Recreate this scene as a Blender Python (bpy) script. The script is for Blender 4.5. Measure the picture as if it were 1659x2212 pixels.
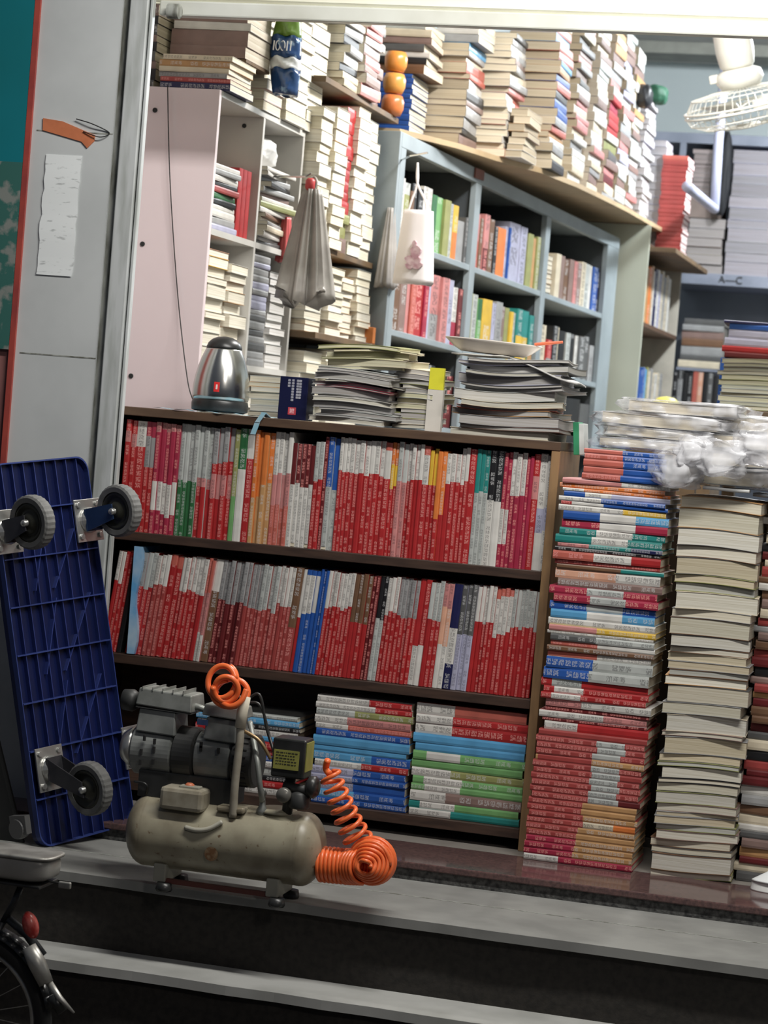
import bpy, math, random, re
from mathutils import Vector, Matrix
random.seed(7)
S = bpy.context.scene
for o in list(bpy.data.objects): bpy.data.objects.remove(o)
COL = S.collection
PI = math.pi

# ------------------------------------------------------------------ camera
FPX = 5000.0; ROLL = math.radians(4.7); YAW = math.atan(1309/5000); PITCH = math.atan(190/5000)
CAM = Vector((0, -5.35, 0.955))
fwd = Vector((-math.sin(YAW)*math.cos(PITCH), math.cos(YAW)*math.cos(PITCH), -math.sin(PITCH)))
rgt = Vector((math.cos(YAW), math.sin(YAW), 0)); upv = rgt.cross(fwd)
cx_ = rgt*math.cos(ROLL)+upv*math.sin(ROLL); cy_ = -rgt*math.sin(ROLL)+upv*math.cos(ROLL)
cam = bpy.data.objects.new('camera', bpy.data.cameras.new('camera')); COL.objects.link(cam)
M = Matrix((cx_, cy_, -fwd)).transposed().to_4x4(); M.translation = CAM
cam.matrix_world = M
cam.data.sensor_fit = 'VERTICAL'; cam.data.sensor_height = 36; cam.data.lens = FPX/2212*36
cam.data.clip_start = 0.05; cam.data.clip_end = 60
cam.data.dof.use_dof = True; cam.data.dof.focus_distance = 5.1; cam.data.dof.aperture_fstop = 7.5
S.camera = cam
S.view_settings.view_transform = 'Standard'; S.view_settings.look = 'None'
S.view_settings.gamma = 1; S.view_settings.exposure = 0.0; S.view_settings.use_curve_mapping = False

# ------------------------------------------------------------------ world and lights
W = bpy.data.worlds.new('night'); S.world = W; W.use_nodes = True
W.node_tree.nodes['Background'].inputs[0].default_value = (.55, .62, .8, 1)
W.node_tree.nodes['Background'].inputs[1].default_value = .085
def area(name, loc, rot, sx, sy, power, col):
    l = bpy.data.lights.new(name, 'AREA'); l.shape = 'RECTANGLE'; l.size = sx; l.size_y = sy
    l.energy = power; l.color = col
    o = bpy.data.objects.new(name, l); o.location = loc; o.rotation_euler = rot; COL.objects.link(o)
    return o
area('shop_light_front', (-.85, 1.5, 2.8), (0, 0, 0), .25, 1.2, 98, (1, .97, .93))
area('shop_light_rear', (-.55, 4.4, 2.8), (0, 0, 0), .25, 1.2, 34, (.93, .96, 1))
for y_ in (4.0, 4.8):
    l_ = bpy.data.lights.new('rear_tube_glow', 'POINT'); l_.energy = 72; l_.color = (.9, .96, 1); l_.shadow_soft_size = .05
    o_ = bpy.data.objects.new('rear_tube_glow', l_); o_.location = (-.55, y_, 2.78); COL.objects.link(o_)
area('sign_light', (-.45, -1.35, 2.6), (math.radians(30), 0, 0), 1.9, .12, 70, (1, .98, .93))
area('street_light', (2.6, -6.5, 4.2), (math.radians(52), 0, math.radians(28)), .6, .6, 48, (1, .93, .85))

def at(x, y, X=None, Y=None, Z=None):
    a = x-829.5; b = y-1106
    u = math.cos(ROLL)*a+math.sin(ROLL)*b; v = -math.sin(ROLL)*a+math.cos(ROLL)*b
    d = fwd*FPX+rgt*u-upv*v
    t = (X-CAM.x)/d.x if X is not None else (Y-CAM.y)/d.y if Y is not None else (Z-CAM.z)/d.z
    return CAM+d*t

# ------------------------------------------------------------------ materials
MATS = {}
def nodes(name):
    m = bpy.data.materials.new(name); m.use_nodes = True
    nt = m.node_tree; return m, nt, nt.nodes['Principled BSDF']
def N(nt, t, **k):
    n = nt.nodes.new(t)
    for a, b in k.items(): setattr(n, a, b)
    return n
def mixc(nt, fac, a, b, mode='MIX'):
    n = N(nt, 'ShaderNodeMix', data_type='RGBA', blend_type=mode)
    for i, v in ((0, fac), (6, a), (7, b)):
        if isinstance(v, bpy.types.NodeSocket): nt.links.new(v, n.inputs[i])
        elif i: n.inputs[i].default_value = tuple(v)+(1,) if len(v) == 3 else v
        else: n.inputs[i].default_value = v
    return n.outputs[2]
def ramp(nt, src, p0, p1, c0=(0, 0, 0, 1), c1=(1, 1, 1, 1)):
    r = N(nt, 'ShaderNodeValToRGB'); r.color_ramp.elements[0].position = p0; r.color_ramp.elements[1].position = p1
    r.color_ramp.elements[0].color = c0; r.color_ramp.elements[1].color = c1
    nt.links.new(src, r.inputs[0]); return r.outputs[0]
def mat(name, c, rough=.6, metal=0, c2=None, scale=12, lo=.4, hi=.65, bump=0, emis=None, spec=.5, stretch=None, alpha=None):
    if name in MATS: return MATS[name]
    m, nt, b = nodes(name)
    tc = N(nt, 'ShaderNodeTexCoord'); no = N(nt, 'ShaderNodeTexNoise')
    no.inputs['Scale'].default_value = scale; no.inputs['Detail'].default_value = 5
    if stretch:
        mp = N(nt, 'ShaderNodeMapping'); mp.inputs['Scale'].default_value = stretch
        nt.links.new(tc.outputs['Object'], mp.inputs[0]); nt.links.new(mp.outputs[0], no.inputs[0])
    else: nt.links.new(tc.outputs['Object'], no.inputs[0])
    c2 = c2 or tuple(x*.82 for x in c)
    f = ramp(nt, no.outputs[0], lo, hi)
    nt.links.new(mixc(nt, f, c, c2), b.inputs['Base Color'])
    b.inputs['Roughness'].default_value = rough; b.inputs['Metallic'].default_value = metal
    b.inputs['Specular IOR Level'].default_value = spec
    if bump:
        bp = N(nt, 'ShaderNodeBump'); bp.inputs['Strength'].default_value = bump; bp.inputs['Distance'].default_value = .004
        nt.links.new(no.outputs[0], bp.inputs['Height']); nt.links.new(bp.outputs[0], b.inputs['Normal'])
    if emis: b.inputs['Emission Color'].default_value = emis[0]+(1,); b.inputs['Emission Strength'].default_value = emis[1]
    if alpha is not None: b.inputs['Alpha'].default_value = alpha
    MATS[name] = m; return m
def cover_mat():
    m, nt, b = nodes('printed_cover')
    a = N(nt, 'ShaderNodeAttribute', attribute_name='Col'); k = N(nt, 'ShaderNodeAttribute', attribute_name='Ink')
    uv = N(nt, 'ShaderNodeUVMap', uv_map='UV'); sp = N(nt, 'ShaderNodeSeparateXYZ'); nt.links.new(uv.outputs[0], sp.inputs[0])
    def mth(op, x, y=None):
        n = N(nt, 'ShaderNodeMath', operation=op)
        for i, v in enumerate((x, y)):
            if v is None: continue
            if isinstance(v, bpy.types.NodeSocket): nt.links.new(v, n.inputs[i])
            else: n.inputs[i].default_value = v
        return n.outputs[0]
    fr = mth('FRACT', sp.outputs[0]); c1 = mth('LESS_THAN', mth('ABSOLUTE', mth('SUBTRACT', fr, .5)), .41)
    c2 = mth('LESS_THAN', mth('ABSOLUTE', mth('SUBTRACT', sp.outputs[1], .5)), .27)
    no = N(nt, 'ShaderNodeTexNoise'); no.inputs['Scale'].default_value = 5.5; no.inputs['Detail'].default_value = 1
    nt.links.new(uv.outputs[0], no.inputs[0])
    st = ramp(nt, no.outputs[0], .44, .52)
    fl = mth('FLOOR', sp.outputs[0]); wn = N(nt, 'ShaderNodeTexNoise', noise_dimensions='1D'); wn.inputs['Scale'].default_value = .37
    nt.links.new(fl, wn.inputs['W']); gap = mth('GREATER_THAN', wn.outputs[0], .44)
    f = mth('MULTIPLY', mth('MULTIPLY', mth('MULTIPLY', c1, c2), mth('MULTIPLY', st, gap)), k.outputs['Alpha'])
    tc = N(nt, 'ShaderNodeTexCoord'); n2 = N(nt, 'ShaderNodeTexNoise'); n2.inputs['Scale'].default_value = 22; nt.links.new(tc.outputs['Object'], n2.inputs[0])
    base = mixc(nt, ramp(nt, n2.outputs[0], .35, .7), a.outputs['Color'], mixc(nt, 1.0, a.outputs['Color'], (.8, .8, .8), 'MULTIPLY'))
    nt.links.new(mixc(nt, f, base, k.outputs['Color']), b.inputs['Base Color'])
    b.inputs['Roughness'].default_value = .42
    return m
def pages_mat():
    m, nt, b = nodes('paper_edges')
    a = N(nt, 'ShaderNodeAttribute', attribute_name='Col'); tc = N(nt, 'ShaderNodeTexCoord')
    mp = N(nt, 'ShaderNodeMapping'); mp.inputs['Scale'].default_value = (3, 3, 420); nt.links.new(tc.outputs['Object'], mp.inputs[0])
    no = N(nt, 'ShaderNodeTexNoise'); no.inputs['Scale'].default_value = 1; nt.links.new(mp.outputs[0], no.inputs[0])
    nt.links.new(mixc(nt, ramp(nt, no.outputs[0], .35, .7), a.outputs['Color'], mixc(nt, 1.0, a.outputs['Color'], (.72, .69, .62), 'MULTIPLY')), b.inputs['Base Color'])
    b.inputs['Roughness'].default_value = .85
    return m
COVER = cover_mat(); PAGES = pages_mat()
C = dict(R=(.40,.022,.024), C=(.36,.025,.06), P=(.56,.23,.22), S=(.48,.12,.09), M=(.13,.014,.016), B=(.02,.09,.36), L=(.10,.34,.60),
  N=(.012,.014,.07), G=(.03,.14,.05), E=(.17,.38,.14), T=(.02,.22,.20), O=(.70,.20,.045), A=(.50,.28,.12), Y=(.72,.46,.05), V=(.28,.29,.11),
  W=(.66,.64,.60), K=(.33,.33,.33), Z=(.48,.50,.48), X=(.012,.012,.014), U=(.17,.09,.05), I=(.42,.42,.55), Q=(.10,.10,.10), H=(.70,.38,.26),
  J=(.66,.58,.44), F=(.34,.055,.05), D=(.24,.16,.14))
CN = dict(R='red', C='crimson', P='pink', S='salmon', M='maroon', B='blue', L='light blue', N='navy', G='green', E='light green', T='teal', O='orange',
  A='tan', Y='yellow', V='olive', W='white', K='grey', Z='pale grey', X='black', U='brown', I='lavender', Q='dark grey', H='peach', J='cream', F='dull red', D='brownish')
CREAM = (.70, .63, .50)

# ------------------------------------------------------------------ mesh helper
class MB:
    def __init__(s): s.v = []; s.f = []; s.m = []; s.c = []; s.k = []; s.uv = []; s.sm = False
    def face(s, idx, m=0, c=(1, 1, 1), k=(0, 0, 0, 0), uv=None):
        s.f.append(idx); s.m.append(m); s.c.append(c); s.k.append(k); s.uv.append(uv)
    def quad(s, pts, m=0, c=(1, 1, 1), k=(0, 0, 0, 0), uv=None):
        n = len(s.v); s.v += [Vector(p) for p in pts]; s.face(list(range(n, n+len(pts))), m, c, k, uv)
    def box(s, x0, x1, y0, y1, z0, z1, m=0, c=(1, 1, 1), T=None):
        n = len(s.v); P = [Vector((x, y, z)) for z in (z0, z1) for y in (y0, y1) for x in (x0, x1)]
        s.v += [T @ p for p in P] if T else P
        for q in ((0, 2, 3, 1), (4, 5, 7, 6), (0, 1, 5, 4), (2, 6, 7, 3), (0, 4, 6, 2), (1, 3, 7, 5)): s.face([n+i for i in q], m, c)
        return s
    def hexa(s, P, m=0, c=(1, 1, 1)):   # 8 points ordered like box
        n = len(s.v); s.v += [Vector(p) for p in P]
        for q in ((0, 2, 3, 1), (4, 5, 7, 6), (0, 1, 5, 4), (2, 6, 7, 3), (0, 4, 6, 2), (1, 3, 7, 5)): s.face([n+i for i in q], m, c)
        return s
    def tube(s, pts, r, seg=8, m=0, c=(1, 1, 1), caps=True):
        pts = [Vector(p) for p in pts]; n0 = len(s.v); R = r if isinstance(r, (list, tuple)) else [r]*len(pts)
        t = (pts[1]-pts[0]).normalized(); a = t.orthogonal().normalized()
        for i, p in enumerate(pts):
            t = (pts[min(i+1, len(pts)-1)]-pts[max(i-1, 0)]).normalized()
            a = (a-t*a.dot(t)).normalized(); b = t.cross(a)
            for j in range(seg):
                w = 2*PI*j/seg; s.v.append(p+a*(math.cos(w)*R[i])+b*(math.sin(w)*R[i]))
        for i in range(len(pts)-1):
            for j in range(seg):
                k = (j+1) % seg; s.face([n0+i*seg+j, n0+i*seg+k, n0+(i+1)*seg+k, n0+(i+1)*seg+j], m, c)
        if caps:
            s.face([n0+j for j in range(seg)][::-1], m, c); s.face([n0+(len(pts)-1)*seg+j for j in range(seg)], m, c)
        return s
    def lathe(s, prof, org=(0, 0, 0), axis='Z', seg=32, m=0, c=(1, 1, 1)):   # prof: (radius, height)
        n0 = len(s.v); o = Vector(org)
        for r, h in prof:
            for j in range(seg):
                w = 2*PI*j/seg; a, b = r*math.cos(w), r*math.sin(w)
                s.v.append(o+Vector({'Z': (a, b, h), 'X': (h, a, b), 'Y': (b, h, a)}[axis]))
        for i in range(len(prof)-1):
            for j in range(seg):
                k = (j+1) % seg; s.face([n0+i*seg+j, n0+i*seg+k, n0+(i+1)*seg+k, n0+(i+1)*seg+j], m, c)
        s.face([n0+j for j in range(seg)][::-1], m, c); s.face([n0+(len(prof)-1)*seg+j for j in range(seg)], m, c)
        return s
    def deform(s, fn): s.v = [fn(p) for p in s.v]; return s
    def build(s, name, mats, parent=None, loc=None, rz=0, smooth=False, bevel=0, rot=None):
        me = bpy.data.meshes.new(name); me.from_pydata([tuple(p) for p in s.v], [], s.f)
        if not isinstance(mats, (list, tuple)): mats = [mats]
        for q in mats: me.materials.append(q)
        if any(x is COVER or x is PAGES for x in mats):
            ca = me.color_attributes.new('Col', 'FLOAT_COLOR', 'CORNER'); ka = me.color_attributes.new('Ink', 'FLOAT_COLOR', 'CORNER')
            ul = me.uv_layers.new(name='UV')
            for p in me.polygons:
                c = s.c[p.index]; k = s.k[p.index]; uv = s.uv[p.index]
                for q, li in enumerate(p.loop_indices):
                    ca.data[li].color = (c[0], c[1], c[2], 1); ka.data[li].color = k
                    if uv: ul.data[li].uv = uv[q]
        for p in me.polygons: p.material_index = s.m[p.index]; p.use_smooth = smooth
        o = bpy.data.objects.new(name, me); COL.objects.link(o)
        if parent: o.parent = parent
        if loc is not None: o.location = loc
        if rot: o.rotation_euler = rot
        elif rz: o.rotation_euler = (0, 0, rz)
        if bevel:
            b = o.modifiers.new('bevel', 'BEVEL'); b.width = bevel; b.segments = 2; b.limit_method = 'ANGLE'
        return o
def tag(o, label, cat, group=None):
    label = label.replace('_', ' ').replace('first from top', 'topmost')
    nw = lambda t: len(re.findall(r"[A-Za-z0-9][A-Za-z0-9'-]*", t))
    if nw(label) > 16: label = re.sub(r'^(.*?) and (pale |light |dark |dull )?\w+ ', r'\1 ', label)
    if nw(label) > 16: label = label.replace(' of the ', ' of ').replace(' from the top ', ' from top ')
    if nw(label) > 16: print('LONG', label)
    o['label'] = label; o['category'] = cat
    if group: o['group'] = group
    return o
def struct(o): o['kind'] = 'structure'; return o
def empty(name, label, cat, loc=(0, 0, 0), rz=0, group=None, rot=None):
    o = bpy.data.objects.new(name, None); COL.objects.link(o); o.location = loc; o.rotation_euler = rot or (0, 0, rz)
    o.empty_display_size = .05
    return tag(o, label, cat, group)
def curve_pts(pts, n=8):
    P = [Vector(p) for p in pts]; P = [P[0]]+P+[P[-1]]; out = []
    for i in range(1, len(P)-2):
        for j in range(n):
            t = j/n; a, b, c, d = P[i-1:i+3]
            out.append(.5*((2*b)+(c-a)*t+(2*a-5*b+4*c-d)*t*t+(3*b-a-3*c+d)*t**3))
    out.append(P[-2]); return out
ONES = ['', 'first', 'second', 'third', 'fourth', 'fifth', 'sixth', 'seventh', 'eighth', 'ninth', 'tenth', 'eleventh', 'twelfth', 'thirteenth', 'fourteenth',
  'fifteenth', 'sixteenth', 'seventeenth', 'eighteenth', 'nineteenth']
TENS = {2: 'twent', 3: 'thirt', 4: 'fort', 5: 'fift', 6: 'sixt', 7: 'sevent', 8: 'eight', 9: 'ninet'}
def ordn(n):
    if n < 20: return ONES[n]
    if n >= 100: return 'hundred-'+('and-'+ordn(n-100) if n > 100 else 'th')
    return TENS[n//10]+('ieth' if n % 10 == 0 else 'y-'+ONES[n % 10])

# ------------------------------------------------------------------ books
def parse(spec):
    L = re.findall(r'([A-Z])(\d*)', spec); used = sum(int(n) for _, n in L if n); out = []; a = 0.0
    for c, n in L:
        w = (int(n) if n else max(100-used, 1))/100; out.append((c, a, a+w)); a += w
    return out
def desc(spec):
    L = []
    for c, a, b in sorted(parse(spec), key=lambda q: q[1]-q[2]):
        if CN[c] not in L: L.append(CN[c])
    return ' and '.join(L[:2])
DARK = (.035, .03, .035, 1); PALE = (.60, .22, .20, 1); LT = (.6, .6, .6, 1)
def ink_for(c, seed):
    r = random.random()
    if c in 'WZKJIP': return DARK[:3]+(.5 if r < .8 else 0,)
    if c in 'RCSFM': return (PALE[:3]+(1,)) if r < .75 else (0, 0, 0, 0)
    return LT[:3]+(.5 if r < .6 else 0,)
NEARK = ('textbook', 'book', 'exercise_book', 'notebook')
def book(kind, spec, w, h, d, lying=False, ink=True, page=None, soft=None, parent_parts=True, hard=False):
    """spine along local z (upright) facing -Y, origin at the foot of the spine's middle; lying: along X, spine facing -Y, origin footprint centre"""
    segs = parse(spec); mb = MB(); base = C[segs[0][0]]; main = max(segs, key=lambda q: q[2]-q[1])[0]; mc = C[main]
    off = random.uniform(0, 40); bulge = .0016
    xs = [(-w/2, bulge), (-w/4, .0003), (w/4, .0003), (w/2, bulge)]
    bands = []; mi = max(range(len(segs)), key=lambda q: segs[q][2]-segs[q][1]); root = mb
    for si, (c, a, b) in enumerate(segs):
        mb = root
        if si != mi and kind in NEARK: mb = MB(); bands.append((mb, c))
        z1 = h*(1-a); z0 = h*(1-b); kk = ink_for(c, 0) if ink else (0, 0, 0, 0)
        cs = max(w*.62, .006); u0 = off+a*h/cs; u1 = off+b*h/cs
        jc = random.uniform(.92, 1.06); cc = tuple(q*jc for q in C[c])
        for i in range(3):
            (xa, ya), (xb, yb) = xs[i], xs[i+1]; va, vb = (xa+w/2)/w, (xb+w/2)/w
            mb.quad([(xa, ya, z0), (xb, yb, z0), (xb, yb, z1), (xa, ya, z1)], 0, cc, kk, [(u1, va), (u1, vb), (u0, vb), (u0, va)])
    mb = root
    t = .0009 if not hard else .002; lip = .003 if hard else 0
    for sx in (-1, 1):
        x0, x1 = sorted((sx*w/2, sx*(w/2-t)))
        mb.box(x0, x1, bulge, d, 0, h, 0, mc)
    pc = page or CREAM; j = random.uniform(.85, 1.08); pc = tuple(q*j for q in pc)
    pg = MB().box(-w/2+t, w/2-t, bulge, d-.002-lip, .001+lip, h-.001-lip, 0, pc)
    if lying:
        fn = lambda p: Vector((-(p.z-h/2), p.y-d/2, p.x+w/2))
        mb.deform(fn); pg.deform(fn)
        for q, _ in bands: q.deform(fn)
    if soft:
        mb2 = MB()
        nx, ny = 8, 4; T = w
        def top(x, y): return soft(x, y)
        # pages: deformable block, sides cream; cover: thin sheets top and bottom plus spine side
        g = MB(); hx, hy = h/2, d/2
        def blk(g, z0, z1, col, ix=1, cov=None):
            n0 = len(g.v)
            for zz in (z0, z1):
                for iy in range(ny+1):
                    for i in range(nx+1):
                        x = -hx*ix+2*hx*ix*i/nx; y = -hy*ix+2*hy*ix*iy/ny; g.v.append(Vector((x, y, zz+soft(x, y))))
            A = (nx+1)*(ny+1); q = lambda i, iy, l: n0+l*A+iy*(nx+1)+i
            for iy in range(ny):
                for i in range(nx):
                    g.face([q(i, iy, 0), q(i, iy+1, 0), q(i+1, iy+1, 0), q(i+1, iy, 0)], 0, cov or col)
                    g.face([q(i, iy, 1), q(i+1, iy, 1), q(i+1, iy+1, 1), q(i, iy+1, 1)], 0, cov or col)
            for i in range(nx):
                g.face([q(i, 0, 0), q(i+1, 0, 0), q(i+1, 0, 1), q(i, 0, 1)], 0, col); g.face([q(i, ny, 0), q(i, ny, 1), q(i+1, ny, 1), q(i+1, ny, 0)], 0, col)
            for iy in range(ny):
                g.face([q(0, iy, 0), q(0, iy, 1), q(0, iy+1, 1), q(0, iy+1, 0)], 0, col); g.face([q(nx, iy, 0), q(nx, iy+1, 0), q(nx, iy+1, 1), q(nx, iy, 1)], 0, col)
        mb = MB(); ct = min(.0012, T*.12)
        blk(mb, 0, ct, mc); blk(mb, T-ct, T, mc)
        pg = MB(); blk(pg, ct, T-ct, pc, .985)
    o = mb.build(kind, COVER); pg.build('page_block', PAGES, o)
    if not soft:
        for q, c in bands: q.build('title_band', COVER, o)['label'] = CN[c]+' band on the spine'
    return o

def upright_row(groups, Yf, zb, z_top, lean, place, grp, kind='textbook', dep=.185, ymid=None):
    """groups: (x0px, x1px, n, spec, top_px_drop) measured along the row's middle line"""
    k = 0; tot = sum(g[2] for g in groups)
    for g in groups:
        x0, x1, n, spec = g[:4]; dz = g[4] if len(g) > 4 else 0
        yy = lambda x: ymid[0]+(x-ymid[1])*.082
        X0 = at(x0, yy(x0), Y=Yf).x; X1 = at(x1, yy(x1), Y=Yf).x; w = (X1-X0)/n
        for i in range(n):
            k += 1; xm = X0+(i+.5)*w; s = (xm+2.09)/1.1; an = lean(s)
            H = z_top-dz*.001-random.uniform(0, .006); Hh = H*math.cos(an)
            sp = spec
            if random.random() < .8:   # jitter of the label band
                sp = re.sub(r'\d+', lambda q: str(max(4, int(q.group())+random.randint(-2, 2))), spec)
            zz = zb(s)
            o = book(kind, sp, w*math.cos(an)*.985, H, dep-random.uniform(0, .015))
            xb = xm-math.sin(an)*H/2
            o.location = (xb, Yf+random.uniform(.004, .014), zz+abs(math.sin(an))*w/2); o.rotation_euler = (0, an, 0)
            tag(o, f'{desc(sp)} {kind}, {ordn(k)} from the left on the {place}', 'book', grp)

def pile(specs, X0, X1, Yf, zb, zt, place, grp, kind='book', dep=.2, face='S', jit=.006, yaw=0, soft=None, page=None, thick=None, ink=True, cat='book', leng=None, tilt=0, yj=1.2):
    """specs top to bottom; footprint X0..X1 along the spine, front at Yf.  face S spine front, P fore-edge front, E spine to +X"""
    n = len(specs); th = [ (thick[i] if thick else random.uniform(.75, 1.3)) for i in range(n)]; sc = (zt-zb)/sum(th); th = [t*sc for t in th]
    z = zt; objs = []
    L = leng or (X1-X0)
    for i, sp in enumerate(specs):
        z -= th[i]; l = L*random.uniform(.96, 1.0) if jit else L; dd = dep*random.uniform(.94, 1)
        sf = (lambda f: (lambda x, y: f(x, y, i)))(soft) if soft else None
        o = book(kind, sp, th[i]*.985, l, dd, lying=True, soft=sf, page=page[i % len(page)] if page else None, ink=ink)
        cxp = (X0+X1)/2+random.uniform(-jit, jit); 
        if face in 'EW':
            o.location = (X1-dd/2+random.uniform(-jit, jit), Yf+L/2+random.uniform(-jit, jit), z)
            o.rotation_euler = (0, 0, (PI/2 if face == 'E' else -PI/2)+yaw+math.radians(random.uniform(-yj, yj)))
        else:
            o.location = (cxp, Yf+dd/2+random.uniform(0, jit), z)
            o.rotation_euler = (0, 0, (0 if face == 'S' else PI)+yaw+math.radians(random.uniform(-yj, yj)))
        tag(o, f'{desc(sp)} {kind}, {ordn(i+1)} from the top of the {place}', cat, grp); objs.append(o)
    return objs
def mixspec(n, pool): return [random.choice(pool) for _ in range(n)]

# ================================================================== SETTING
m_wall = mat('painted_wall', (.62, .66, .66), .8, c2=(.56, .60, .60), scale=3)
m_wallw = mat('white_wall', (.76, .83, .84), .8, scale=2, c2=(.72, .79, .80))
m_ceil = mat('ceiling_paint', (.55, .55, .52), .85, scale=3)
m_floor = mat('shop_floor_tile', (.22, .20, .18), .5, scale=8)
m_granite = mat('red_granite', (.13, .075, .07), .10, c2=(.07, .045, .045), scale=160, lo=.35, hi=.7, spec=.25)
m_rough = mat('rough_granite', (.10, .10, .095), .8, c2=(.03, .03, .03), scale=90, bump=.7)
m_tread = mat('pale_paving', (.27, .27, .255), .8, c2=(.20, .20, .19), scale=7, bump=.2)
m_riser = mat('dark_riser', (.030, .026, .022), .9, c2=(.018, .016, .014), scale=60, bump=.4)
m_pillar = mat('pillar_tile', (.60, .62, .62), .45, c2=(.53, .55, .55), scale=5)
m_rail = mat('brushed_rail', (.60, .62, .62), .4, .08, c2=(.42, .44, .42), scale=9, stretch=(4, 4, .6))
m_dirty = mat('dirty_joint', (.36, .37, .34), .8, c2=(.13, .13, .105), scale=9, stretch=(6, 6, 1.2))
m_shut = mat('cream_shutter', (.80, .79, .66), .4, c2=(.74, .72, .58), scale=6, stretch=(1, 1, 4))
m_shutg = mat('shutter_bottom_bar', (.66, .67, .62), .35, c2=(.52, .52, .46), scale=4)
m_dark = mat('dark_gap', (.02, .02, .02), .8)

def sbox(name, x0, x1, y0, y1, z0, z1, m, bevel=0): return struct(MB().box(x0, x1, y0, y1, z0, z1).build(name, m, bevel=bevel))
ZF = -.022
sbox('floor', -2.45, 2.2, .262, 7.3, -.12, 0, m_floor)
sbox('floor_front', -2.45, 2.2, -.07, .262, -.12, ZF, m_floor)
sbox('wall_left', -2.50, -2.36, -.05, 7.3, 0, 3.02, m_wall)
sbox('wall_right', 2.1, 2.2, -.05, 7.3, 0, 3.02, m_wall)
sbox('wall_back', -2.36, 2.1, 7.15, 7.3, 0, 3.02, m_wallw)
sbox('ceiling', -2.5, 2.2, -.05, 7.3, 3.02, 3.1, m_ceil)
b = at(1400, 120, Y=6.6).z
sbox('trim_1', -2.36, 2.1, 6.5, 6.75, b, 3.02, mat('beam_paint', (.34, .34, .30), .8))
# entrance ledge: polished slab with rough face
ye = at(1369, 1926, Z=ZF).y
sbox('trim_2', -2.6, 2.4, ye, -.07, ZF-.016, ZF, m_granite, .003)
sbox('trim_3', -2.6, 2.4, ye+.008, -.07, -.09, ZF-.016, m_rough)
# pavement and steps
zp = -.062
yf = at(1000, 2002, Z=zp).y; 
def slab(name, ya, yb, z0, z1, m, seed):
    r = random.Random(seed); mb = MB(); n = 60; A = []
    for i in range(n+1):
        x = -3.6+6.2*i/n; j = r.uniform(-.004, .004); A.append((x, ya+j, z0, z1, yb))
    for i in range(n):
        (x0, a0, _, _, _), (x1, a1, _, _, _) = A[i], A[i+1]
        mb.quad([(x0, a0, z1), (x1, a1, z1), (x1, yb, z1), (x0, yb, z1)]); mb.quad([(x0, a0, z0), (x1, a1, z0), (x1, a1, z1), (x0, a0, z1)])
    return struct(mb.build(name, m))
slab('step_top_tread', yf, ye, zp-.02, zp, m_tread, 1)
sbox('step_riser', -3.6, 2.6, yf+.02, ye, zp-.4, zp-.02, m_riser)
sbox('tread_joint', -3.6, 2.6, at(1200, 1978, Z=zp).y-.002, at(1200, 1978, Z=zp).y+.002, zp-.001, zp+.0008, m_dirty)
z2 = at(700, 2120, Y=yf+.02).z
y2 = at(1000, 2205, Z=z2).y
slab('lower_tread', y2, yf+.02, z2-.02, z2, mat('pale_lower_paving', (.42, .42, .40), .8, c2=(.33, .33, .31), scale=7, bump=.2), 5)  # colour lightened to make up for the upper step's shadow
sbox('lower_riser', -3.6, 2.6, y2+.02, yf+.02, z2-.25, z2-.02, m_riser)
sbox('pavement', -5, 5, -9, y2+.02, z2-.25, z2-.16, mat('street_paving', (.05, .045, .04), .9, c2=(.03, .03, .028), scale=40, bump=.3))

# pillar left of the opening
xr0 = at(240, 560, Y=-.15).x; xl = at(68, 300, Y=-.15).x; xr1 = at(333, 20, Y=-.15).x
pil = struct(MB().box(xl, xr0-.020, -.15, -.10, zp, 3.0).build('wall_front', m_pillar))
sbox('trim_4', xr0-.020, xr0+.004, -.142, -.10, zp, 3.0, m_dirty)
xg = xr1+.002
rail = MB().box(xr0+.004, xg-.012, -.165, -.142, zp, 3.0)
struct(rail.build('shutter_guide_rail', m_rail, bevel=.003))
sbox('rail_slot', xg-.012, xg-.008, -.150, -.142, zp, 1.93, m_dark)
struct(MB().box(xg-.008, xg-.001, -.16, -.142, zp, 1.93).build('rail_lip', m_rail, bevel=.0015))
for z, nm in ((at(150, 770, Y=-.15).z, 'tile_joint'), (at(150, 285, Y=-.15).z, 'tile_joint')):
    sbox(nm, xl+.012, xr0-.020, -.1508, -.149, z-.0015, z+.0015, m_dirty)
sbox('trim_5', xl-.014, xl, -.158, .05, zp, 3.0, mat('red_edge_strip', (.42, .07, .05), .5, c2=(.30, .05, .045)))
m_teal = mat('teal_board', (.0, .15, .17), .6, c2=(.0, .19, .24), scale=2, lo=.3, hi=.7)
m_worn = mat('worn_board', (.03, .13, .11), .8, c2=(.22, .24, .22), scale=16, lo=.52, hi=.58)
zt1 = at(20, 350, Y=-.15).z; zt2 = at(20, 755, Y=-.15).z
sbox('wall_side', xl-1.6, xl-.014, -.145, .05, zp, 3.0, mat('side_brick_paint', (.30, .13, .12), .8, c2=(.22, .09, .085), scale=9))
tb = empty('sign_board', 'teal painted board left of the red strip, peeling at its lower end', 'board', (xl-.015, -.146, zt2))
m_ = MB(); m_.box(-.5, 0, -.012, 0, zt1-zt2, 1.9-zt2+.6); m_.build('board', m_teal, tb)
MB().box(-.5, 0, -.012, 0, 0, zt1-zt2).build('worn_board', m_worn, tb)

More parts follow.
